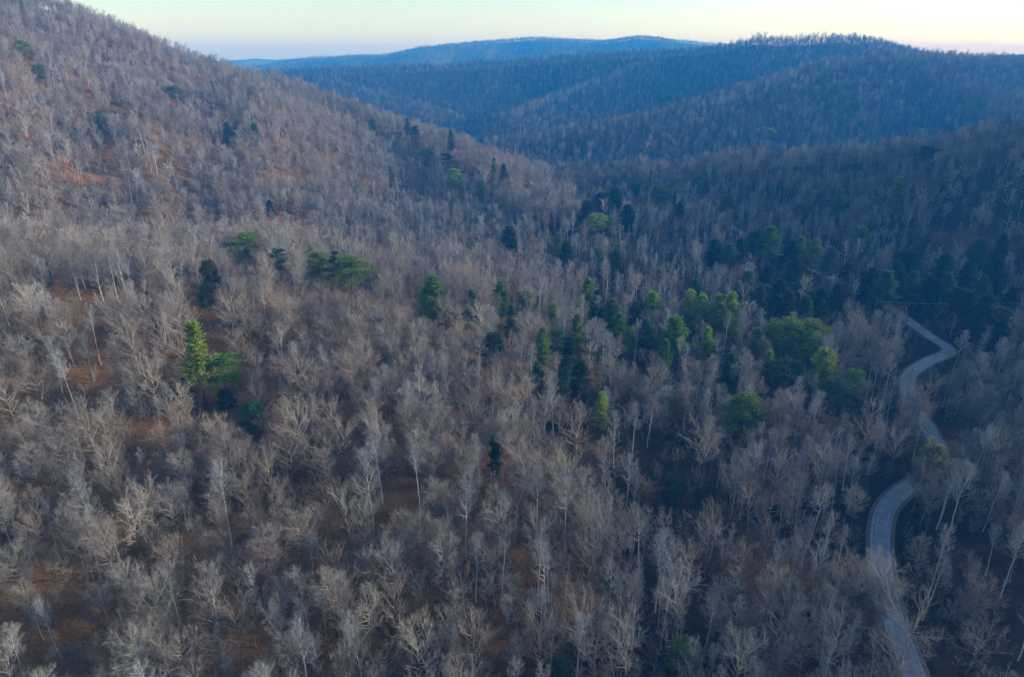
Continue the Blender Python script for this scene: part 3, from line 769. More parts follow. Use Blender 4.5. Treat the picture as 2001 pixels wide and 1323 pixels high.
def plain(name, c, rough=0.8, metal=0.0, spec=0.3, var=0.0, scale=3.0):
    m, nt, p = mat(name)
    p.inputs['Roughness'].default_value = rough; p.inputs['Metallic'].default_value = metal; p.inputs['Specular IOR Level'].default_value = spec
    g = node(nt, 'ShaderNodeNewGeometry').outputs['Position']
    n = noise(nt, g, scale, 4, 0.65)
    lo = tuple(x * (1 - var) for x in c); hi = tuple(min(1, x * (1 + var)) for x in c)
    nt.links.new(ramp(nt, n, [(0.3, lo), (0.7, hi)]), p.inputs['Base Color'])
    return m
M_GROUND = ground_material()

# ------------------------------------------------------------------ mesh helpers
def make_mesh(name, v, f, m):
    v = np.asarray(v, np.float32); f = np.asarray(f, np.int32)
    me = bpy.data.meshes.new(name)
    me.vertices.add(len(v)); me.vertices.foreach_set('co', v.ravel())
    me.loops.add(f.size); me.loops.foreach_set('vertex_index', f.ravel())
    me.polygons.add(len(f)); me.polygons.foreach_set('loop_start', np.arange(0, f.size, f.shape[1], dtype=np.int32))
    me.update(calc_edges=True)
    for x in (m if isinstance(m, (list, tuple)) else [m]): me.materials.append(x)
    return me
def link(name, me, parent=None, loc=(0, 0, 0)):
    o = bpy.data.objects.new(name, me); col.objects.link(o); o.location = loc
    if parent: o.parent = parent
    return o
def tag(o, label=None, cat=None, group=None, kind=None):
    if label: o['label'] = label
    if cat: o['category'] = cat
    if group: o['group'] = group
    if kind: o['kind'] = kind
    return o
def join(parts):
    V, F, n = [], [], 0
    for v, f in parts:
        V.append(v); F.append(f + n); n += len(v)
    return np.vstack(V), np.vstack(F)
def nrm(a): return a / (np.linalg.norm(a, axis=-1, keepdims=True) + 1e-9)
def perp(rng, d):
    r = rng.normal(size=d.shape); r -= d * (r * d).sum(-1, keepdims=True); return nrm(r)
def grow(rng, p, d, L, K, up=0.0, wob=0.1):
    out = [p]; s = (L / (K - 1))[:, None]
    for i in range(K - 1):
        p = p + d * s; out.append(p)
        d = nrm(d + np.array([0, 0, up]) + rng.normal(size=d.shape) * wob)
    return np.stack(out, 1)
def attach(rng, paths, n, t0, t1):
    N, K, _ = paths.shape
    t = (t0 + (t1 - t0) * (np.arange(n)[None] + rng.random((N, n))) / n)
    x = np.clip(t * (K - 1), 0, K - 1.001); i = x.astype(int); f = (x - i)[..., None]
    r = np.arange(N)[:, None]
    a, b = paths[r, i], paths[r, i + 1]
    return (a + (b - a) * f).reshape(-1, 3), nrm(b - a).reshape(-1, 3), t.reshape(-1)
def tubes(paths, r0, r1, sides, power=1.0):
    N, K, _ = paths.shape
    d = np.empty_like(paths); d[:, 1:-1] = paths[:, 2:] - paths[:, :-2]; d[:, 0] = paths[:, 1] - paths[:, 0]; d[:, -1] = paths[:, -1] - paths[:, -2]
    d = nrm(d); ref = np.where(np.abs(d[..., 2:]) < 0.9, np.array([0, 0, 1.0]), np.array([1.0, 0, 0]))
    u = nrm(np.cross(d, ref)); w = np.cross(d, u)
    s = np.linspace(0, 1, K)[None] ** power
    rr = (r0[:, None] * (1 - s) + r1[:, None] * s)[..., None, None]
    a = np.arange(sides) * 2 * math.pi / sides
    v = paths[:, :, None] + rr * (np.cos(a)[:, None] * u[:, :, None] + np.sin(a)[:, None] * w[:, :, None])
    idx = np.arange(N * K * sides).reshape(N, K, sides)
    A = idx[:, :-1]; B = idx[:, 1:]; A2 = np.roll(A, -1, 2); B2 = np.roll(B, -1, 2)
    f = np.concatenate([np.stack([A, A2, B2], -1).reshape(-1, 3), np.stack([A, B2, B], -1).reshape(-1, 3)])
    return v.reshape(-1, 3), f
def blades(rng, p, d, L, w):
    q = perp(rng, d) * (w[:, None] / 2)
    v = np.stack([p - q, p + q, p + d * L[:, None]], 1).reshape(-1, 3)
    return v, np.arange(len(v)).reshape(-1, 3)
def turn(rng, d, ang, up):
    a = ang[:, None]
    return nrm(d * np.cos(a) + perp(rng, d) * np.sin(a) + np.array([0, 0, up]))

# ------------------------------------------------------------------ kinds of tree
def bare_tree(seed, H, rad, cb, nl, lang, n2, n3, n4, up=0.08, r0=0.2, shape='vase', thick=1.0, fork=False):
    """returns (trunk, crown) as (verts, tris); stands on the origin"""
    rng = np.random.default_rng(seed)
    K = 10; z = np.linspace(-0.6, H * 0.93, K); tr = np.zeros((1, K, 3)); tr[0, :, 2] = z
    lean = rng.normal(size=2) * 0.035
    tr[0, :, :2] = np.cumsum(rng.normal(size=(K, 2)) * 0.10, 0) + lean * z[:, None]; tr[0, :, :2] -= tr[0, 0, :2]
    trunk = tubes(tr, np.array([r0]), np.array([0.03]), 6, 0.85)
    p, d, t = attach(rng, tr, nl, cb, 0.97)
    s = (t - cb) / (1 - cb)
    prof = {'vase': 0.75 + 0.45 * np.sin(np.pi * np.clip(s * 0.8 + 0.15, 0, 1)), 'round': np.sin(np.pi * np.clip(0.22 + 0.68 * s, 0, 1)) * 1.15,
            'spire': 0.55 + 0.75 * (1 - s)}[shape]
    az = np.arange(nl) * 2.39996 + rng.normal(size=nl) * 0.4
    el = lang * (0.75 + 0.55 * s) + rng.normal(size=nl) * 0.1
    dirs = np.stack([np.cos(az) * np.cos(el), np.sin(az) * np.cos(el), np.sin(el)], -1)
    L = rad * prof * rng.uniform(0.8, 1.3, nl) / np.maximum(np.cos(el), 0.55)
    L = np.minimum(L, rad * 2.2)
    l1 = grow(rng, p, dirs, L, 6, up, 0.11)
    parts = [tubes(l1, 0.115 * r0 / 0.2 * (1.05 - 0.6 * s) * thick, np.full(nl, 0.02 * thick), 4)]
    p, d, t = attach(rng, l1, n2, 0.22, 0.98)
    d2 = turn(rng, d, rng.uniform(0.45, 0.95, len(d)), 0.22); L2 = np.repeat(L, n2) * (0.62 - 0.36 * t) * rng.uniform(0.7, 1.25, len(d))
    l2 = grow(rng, p, d2, L2, 4, up, 0.13)
    parts.append(tubes(l2, np.full(len(l2), 0.033 * thick), np.full(len(l2), 0.012 * thick), 3))
    p, d, t = attach(rng, l2, n3, 0.2, 1.0)
    d3 = turn(rng, d, rng.uniform(0.35, 0.9, len(d)), 0.2); L3 = np.clip(np.repeat(L2, n3) * (0.7 - 0.3 * t) * rng.uniform(0.6, 1.2, len(d)), 0.35, 2.0)
    l3 = grow(rng, p, d3, L3, 3, up, 0.12)
    if n4:
        parts.append(tubes(l3, np.full(len(l3), 0.015 * thick), np.full(len(l3), 0.007 * thick), 3))
        p, d, t = attach(rng, l3, n4, 0.2, 1.0)
        d4 = turn(rng, d, rng.uniform(0.3, 0.8, len(d)), 0.18)
        parts.append(blades(rng, p, d4, rng.uniform(0.45, 1.05, len(d)), np.full(len(d), 0.018 * thick)))
    else:
        parts.append(blades(rng, l3[:, 0], nrm(l3[:, -1] - l3[:, 0]), L3 * 1.4, np.full(len(l3), 0.05 * thick)))
    return trunk, join(parts)

def conifer(seed, kind, H, rad):
    rng = np.random.default_rng(seed)
    K = 8; z = np.linspace(-0.6, H * 0.97, K); tr = np.zeros((1, K, 3)); tr[0, :, 2] = z
    tr[0, :, :2] = np.cumsum(rng.normal(size=(K, 2)) * 0.06, 0); tr[0, :, :2] -= tr[0, 0, :2]
    trunk = tubes(tr, np.array([0.011 * H]), np.array([0.02]), 6)
    wood, leaf = [], []
    def sprays(P, D, n, spread, L, w, droop=0.0):
        P = np.repeat(P, n, 0) + rng.normal(size=(len(P) * n, 3)) * spread
        D = nrm(np.repeat(D, n, 0) + rng.normal(size=P.shape) * 0.75 + np.array([0, 0, droop]))
        leaf.append(blades(rng, P, D, rng.uniform(0.6, 1.3, len(P)) * L, rng.uniform(0.6, 1.3, len(P)) * w))
    if kind in ('cone', 'narrow'):
        nb = 95; cb = 0.16 if kind == 'cone' else 0.34
        p, d, t = attach(rng, tr, nb, cb, 0.985); s = (t - cb) / (1 - cb)
        prof = np.minimum(1.0, 0.5 + 2.0 * s) * (1 - s) ** 0.66
        if kind == 'narrow': prof = np.where(s < 0.45, 0.9 - 0.6 * s, 0.48 * (1 - s) ** 0.35) * rng.uniform(0.55, 1.25, nb)
        az = np.arange(nb) * 2.39996 + rng.normal(size=nb) * 0.5; el = rng.normal(size=nb) * 0.16 + 0.12 + 0.7 * s ** 3
        L = rad * (prof + 0.05) * rng.uniform(0.55, 1.28, nb)
        b = grow(rng, p, np.stack([np.cos(az) * np.cos(el), np.sin(az) * np.cos(el), np.sin(el)], -1), L, 5, -0.03, 0.08)
        wood.append(tubes(b, np.full(nb, 0.05), np.full(nb, 0.012), 3))
        q, qd, qt = attach(rng, b, 9, 0.28, 1.0)
        sprays(q, qd, 7, 0.26, 0.55, 0.2, -0.05)
    elif kind == 'pine':
        nb = 30; cb = 0.5
        p, d, t = attach(rng, tr, nb, cb, 0.98); s = (t - cb) / (1 - cb)
        az = rng.random(nb) * 6.283; el = rng.uniform(-0.05, 0.3, nb) + 0.4 * s ** 2
        L = rad * (1.05 - 0.72 * s ** 1.6) * rng.uniform(0.45, 1.15, nb)
        b = grow(rng, p, np.stack([np.cos(az) * np.cos(el), np.sin(az) * np.cos(el), np.sin(el)], -1), L, 5, 0.04, 0.1)
        wood.append(tubes(b, np.full(nb, 0.07), np.full(nb, 0.02), 4))
        q, qd, qt = attach(rng, b, 5, 0.42, 1.0)
        c = np.repeat(q, 34, 0); o = rng.normal(size=c.shape) * np.array([0.42, 0.42, 0.16])
        leaf.append(blades(rng, c + o, nrm(o + np.array([0, 0, 0.25])), rng.uniform(0.25, 0.6, len(c)), rng.uniform(0.09, 0.2, len(c))))
    else:      # round, lobed crown
        nb = 46; cb = 0.3
        p, d, t = attach(rng, tr, nb, cb, 0.9); s = (t - cb) / (1 - cb)
        az = np.arange(nb) * 2.39996 + rng.normal(size=nb) * 0.4; el = 0.1 + 0.75 * s + rng.normal(size=nb) * 0.15
        L = rad * np.sin(np.pi * np.clip(0.25 + 0.62 * s, 0, 1)) * rng.uniform(0.75, 1.15, nb)
        b = grow(rng, p, np.stack([np.cos(az) * np.cos(el), np.sin(az) * np.cos(el), np.sin(el)], -1), L, 4, 0.05, 0.1)
        wood.append(tubes(b, np.full(nb, 0.07), np.full(nb, 0.02), 3))
        q, qd, qt = attach(rng, b, 2, 0.7, 1.0)
        c = np.repeat(q, 60, 0); o = rng.normal(size=c.shape); o = nrm(o) * rng.uniform(0.5, 1.0, (len(c), 1)) * np.array([0.85, 0.85, 0.6])
        leaf.append(blades(rng, c + o, nrm(o + rng.normal(size=c.shape) * 0.4), rng.uniform(0.25, 0.5, len(c)), rng.uniform(0.12, 0.26, len(c))))
    return trunk, join(wood), join(leaf)

def rust_tree(seed, H, rad):
    tk, cr = bare_tree(seed, H, rad, 0.25, 16, 0.5, 4, 3, 0, 0.05, 0.08, 'round')
    rng = np.random.default_rng(seed + 5)
    P = cr[0][rng.integers(0, len(cr[0]), 1500)]; P = P[P[:, 2] > H * 0.3]
    P = P + rng.normal(size=P.shape) * 0.15
    lv = blades(rng, P, nrm(rng.normal(size=P.shape) + np.array([0, 0, -0.6])), rng.uniform(0.16, 0.34, len(P)), rng.uniform(0.1, 0.2, len(P)))
    return tk, cr, lv

#            H   rad   cb   nl lang n2 n3 n4 up  r0 shape
BARE = [('vase',  (20, 3.5, 0.42, 16, 0.80, 7, 6, 5, 0.08, 0.24, 'vase'), M_TRUNK),
        ('vase',  (22, 3.9, 0.48, 15, 0.85, 7, 6, 5, 0.10, 0.27, 'vase'), M_TRUNK),
        ('spread',(18, 4.4, 0.36, 15, 0.62, 8, 6, 5, 0.10, 0.28, 'vase'), M_TRUNK),
        ('dome',  (17, 3.4, 0.34, 24, 0.62, 8, 6, 5, 0.05, 0.21, 'round'), M_TRUNK),
        ('dome',  (19, 3.9, 0.40, 24, 0.70, 8, 6, 5, 0.06, 0.23, 'round'), M_TRUNK),
        ('slim',  (24, 2.5, 0.50, 20, 1.00, 6, 5, 5, 0.12, 0.24, 'spire'), M_PALE),
        ('slim',  (22, 2.1, 0.40, 20, 0.98, 6, 5, 5, 0.12, 0.20, 'spire'), M_PALE),
        ('pole',  (19, 1.9, 0.55, 12, 0.95, 6, 5, 5, 0.12, 0.15, 'spire'), M_TRUNK),
        ('vase',  (20, 3.2, 0.30, 13, 0.95, 7, 6, 5, 0.06, 0.26, 'vase'), M_TRUNK),
        ('dome',  (21, 3.3, 0.45, 28, 0.75, 7, 6, 5, 0.05, 0.22, 'round'), M_TRUNK),
        ('spread',(17, 4.1, 0.45, 10, 0.52, 9, 7, 5, 0.12, 0.30, 'vase'), M_TRUNK),
        ('slim',  (25, 2.5, 0.58, 14, 0.92, 7, 6, 5, 0.10, 0.26, 'spire'), M_PALE),
        ('pole',  (15, 1.6, 0.30, 10, 0.70, 4, 3, 3, 0.02, 0.17, 'spire'), M_PALE),
        ('dome',  (12, 2.6, 0.25, 20, 0.60, 6, 6, 5, 0.05, 0.13, 'round'), M_TRUNK),
        ('vase',  (13, 2.6, 0.35, 14, 0.88, 6, 6, 5, 0.10, 0.14, 'vase'), M_TRUNK)]
NK = len(BARE)
bare_parts = []           # (kind, height, trunk mesh, crown mesh)
near_kinds = bpy.data.collections.new('near_tree_kinds')
brush_kinds = bpy.data.collections.new('brush_kinds')
def two_tone(name, tk, cr, ma, mb):
    v, f = join([tk, cr]); me = make_mesh(name, v, f, [ma, mb])
    mi = np.zeros(len(f), np.int32); mi[len(tk[1]):] = 1; me.polygons.foreach_set('material_index', mi); return me
for i, (k, a, mt) in enumerate(BARE):
    tk, cr = bare_tree(100 + i, *a); mtw = M_TWIG_COOL if k in ('slim', 'pole') else M_TWIG
    bare_parts.append((k, a[0], a[1], make_mesh('trunk', *tk, mt), make_mesh('crown', *cr, mtw)))
    near_kinds.objects.link(bpy.data.objects.new('kind_%02d' % i, two_tone('bare_tree', tk, cr, mt, mtw)))
    b = list(a); b[3] = max(9, int(a[3] * 0.8)); b[5] = 6; b[6] = 7; b[7] = 0
    tk, cr = bare_tree(200 + i, *b, thick=1.7)
    me = two_tone('bare_tree', tk, cr, mt, mtw)
    near_kinds.objects.link(bpy.data.objects.new('kind_%02d' % (i + 2 * NK), two_tone('bare_tree', tk, cr, M_TRUNK, M_TWIG_SHADE))); near_kinds.objects.link(bpy.data.objects.new('kind_%02d' % (i + NK), me))  # first the copy with shade painted into its twigs, then the plain one
for i in range(4):
    H = (7, 9, 5, 4)[i]
    tk, cr = bare_tree(300 + i, H, H * 0.2, 0.25, 10, 0.8, 4, 4, 0, 0.1, 0.05, 'vase', thick=0.7)
    brush_kinds.objects.link(bpy.data.objects.new('kind_%02d' % i, two_tone('sapling', tk, cr, M_TRUNK, M_TWIG)))

# ------------------------------------------------------------------ ground sheet
def axis(lo, hi, fine_lo, fine_hi, step, grow_by):
    mid = list(np.arange(fine_lo, fine_hi + 0.1, step)); a, s = fine_lo, step
    left = []
    while a > lo: s *= grow_by; a -= s; left.append(max(a, lo))
    b, s = fine_hi, step; right = []
    while b < hi: s *= grow_by; b += s; right.append(min(b, hi))
    return np.array(left[::-1] + mid + right)
gx = axis(-7000, 7000, -260, 430, 2.4, 1.05); gy = axis(-900, 8200, 30, 780, 2.6, 1.022)
GX, GY = np.meshgrid(gx, gy); GZ = terrain(GX.ravel(), GY.ravel()).reshape(GX.shape)
idx = np.arange(GX.size).reshape(GX.shape)
quads = np.stack([idx[:-1, :-1], idx[:-1, 1:], idx[1:, 1:], idx[1:, :-1]], -1).reshape(-1, 4)
gm = make_mesh('ground', np.stack([GX.ravel(), GY.ravel(), GZ.ravel()], -1), quads, M_GROUND)
gm.polygons.foreach_set('use_smooth', np.ones(len(quads), bool))
tag(link('ground', gm), kind='structure')

# ------------------------------------------------------------------ road
def ribbon(c, off, half, lift):
    d = np.gradient(c[:, :2], axis=0); d /= np.linalg.norm(d, axis=1, keepdims=True); n = np.stack([d[:, 1], -d[:, 0]], -1)
    a = c[:, :2] + n * (off - half); b = c[:, :2] + n * (off + half); z = c[:, 2:] + lift
    v = np.stack([np.hstack([a, z]), np.hstack([b, z])], 1).reshape(-1, 3); i = np.arange(len(c) - 1) * 2
    return v, np.stack([i, i + 1, i + 3, i + 2], -1)
def road_material():
    m, nt, p = mat('asphalt')
    g = node(nt, 'ShaderNodeNewGeometry').outputs['Position']
    c = ramp(nt, noise(nt, g, 0.35, 5, 0.6), [(0.3, (0.13, 0.17, 0.235)), (0.7, (0.2, 0.26, 0.35))])
    uv = node(nt, 'ShaderNodeUVMap', uv_map='lane'); mp = node(nt, 'ShaderNodeMapping'); nt.links.new(uv.outputs[0], mp.inputs[0]); mp.inputs['Scale'].default_value = (1.0, 0.03, 1.0)
    streak = ramp(nt, noise(nt, mp.outputs[0], 1.1, 4, 0.6), [(0.32, (0.62, 0.62, 0.63)), (0.5, (0.95, 0.95, 0.95)), (0.68, (1.25, 1.25, 1.24))])       # tyre tracks and seams
    c = mix(nt, 1.0, c, streak, 'MULTIPLY')
    wv = node(nt, 'ShaderNodeTexVoronoi', feature='DISTANCE_TO_EDGE'); wv.inputs['Scale'].default_value = 0.22; nt.links.new(g, wv.inputs['Vector'])
    c = mix(nt, 1.0, c, ramp(nt, wv.outputs['Distance'], [(0.0, (0.55, 0.55, 0.55)), (0.03, (1, 1, 1))]), 'MULTIPLY')                             # tarred cracks
    lit = ramp(nt, noise(nt, g, 0.9, 5, 0.7), [(0.6, (0, 0, 0)), (0.72, (1, 1, 1))])
    c = mix(nt, lit, c, (0.10, 0.062, 0.04))                                                                                                     # drifted leaves
    f = ramp(nt, noise(nt, g, 6, 3, 0.7), [(0.3, (0.8, 0.8, 0.8)), (0.7, (1.1, 1.1, 1.1))])
    nt.links.new(mix(nt, 1.0, c, f, 'MULTIPLY'), p.inputs['Base Color'])
    p.inputs['Roughness'].default_value = 0.55; p.inputs['Specular IOR Level'].default_value = 0.5
    return m
def worn_paint(name, c):
    m, nt, p = mat(name)
    g = node(nt, 'ShaderNodeNewGeometry').outputs['Position']
    n = noise(nt, g, 1.2, 5, 0.7)
    nt.links.new(ramp(nt, n, [(0.38, (0.13, 0.13, 0.135)), (0.6, c)]), p.inputs['Base Color']); p.inputs['Roughness'].default_value = 0.7
    return m
M_SHOULDER = plain('gravel_shoulder', (0.12, 0.105, 0.09), 0.95, 0, 0.1, 0.4, 2.0)
rv, rf = ribbon(ROAD, 0, 2.5, 0.06)
rm = make_mesh('road', rv, rf, road_material())
along = np.repeat(np.concatenate([[0], np.cumsum(np.linalg.norm(np.diff(ROAD, axis=0), axis=1))]), 2); across = np.tile([-2.5, 2.5], len(ROAD))
uvl = rm.uv_layers.new(name='lane'); fi = rf.ravel(); uvl.data.foreach_set('uv', np.stack([across[fi], along[fi]], -1).astype(np.float32).ravel())
road = tag(link('road', rm), kind='structure')
for o in (-1, 1):
    link('edge_line', make_mesh('edge_line', *ribbon(ROAD, o * 2.25, 0.06, 0.066), worn_paint('white_paint', (0.42, 0.42, 0.41))), road)
    link('centre_line', make_mesh('centre_line', *ribbon(ROAD, o * 0.12, 0.055, 0.066), worn_paint('yellow_paint', (0.40, 0.28, 0.07))), road)
    link('shoulder', make_mesh('shoulder', *ribbon(ROAD, o * 3.0, 0.6, 0.03), M_SHOULDER), road)

# ------------------------------------------------------------------ where things stand
def stand_at(u, v, H, lo=60, hi=2600):
    """ground point whose top, H metres up, is seen at (u, v)"""
    d = ray(u, v); t = np.geomspace(lo, hi, 1200)
    x, y, z = d[0] * t, d[1] * t, CAM_Z + d[2] * t
    gap = z - terrain(x, y) - H
    i = int(np.argmax(gap <= 0)) if (gap <= 0).any() else int(np.argmin(gap))
    return float(x[i]), float(y[i]), float(t[i])
C_Y, C_G, C_D, C_B, C_P = (0.24, 0.35, 0.035), (0.13, 0.235, 0.04), (0.03, 0.062, 0.032), (0.065, 0.14, 0.085), (0.17, 0.21, 0.10)
KIND_WORDS = {'cone': 'conical evergreen', 'narrow': 'narrow-topped pine', 'pine': 'flat-tiered pine', 'round': 'round-crowned evergreen'}
TONE_WORDS = {C_Y: 'yellow-green', C_G: 'green', C_D: 'dark green', C_B: 'blue-green', C_P: 'pale grey-green'}
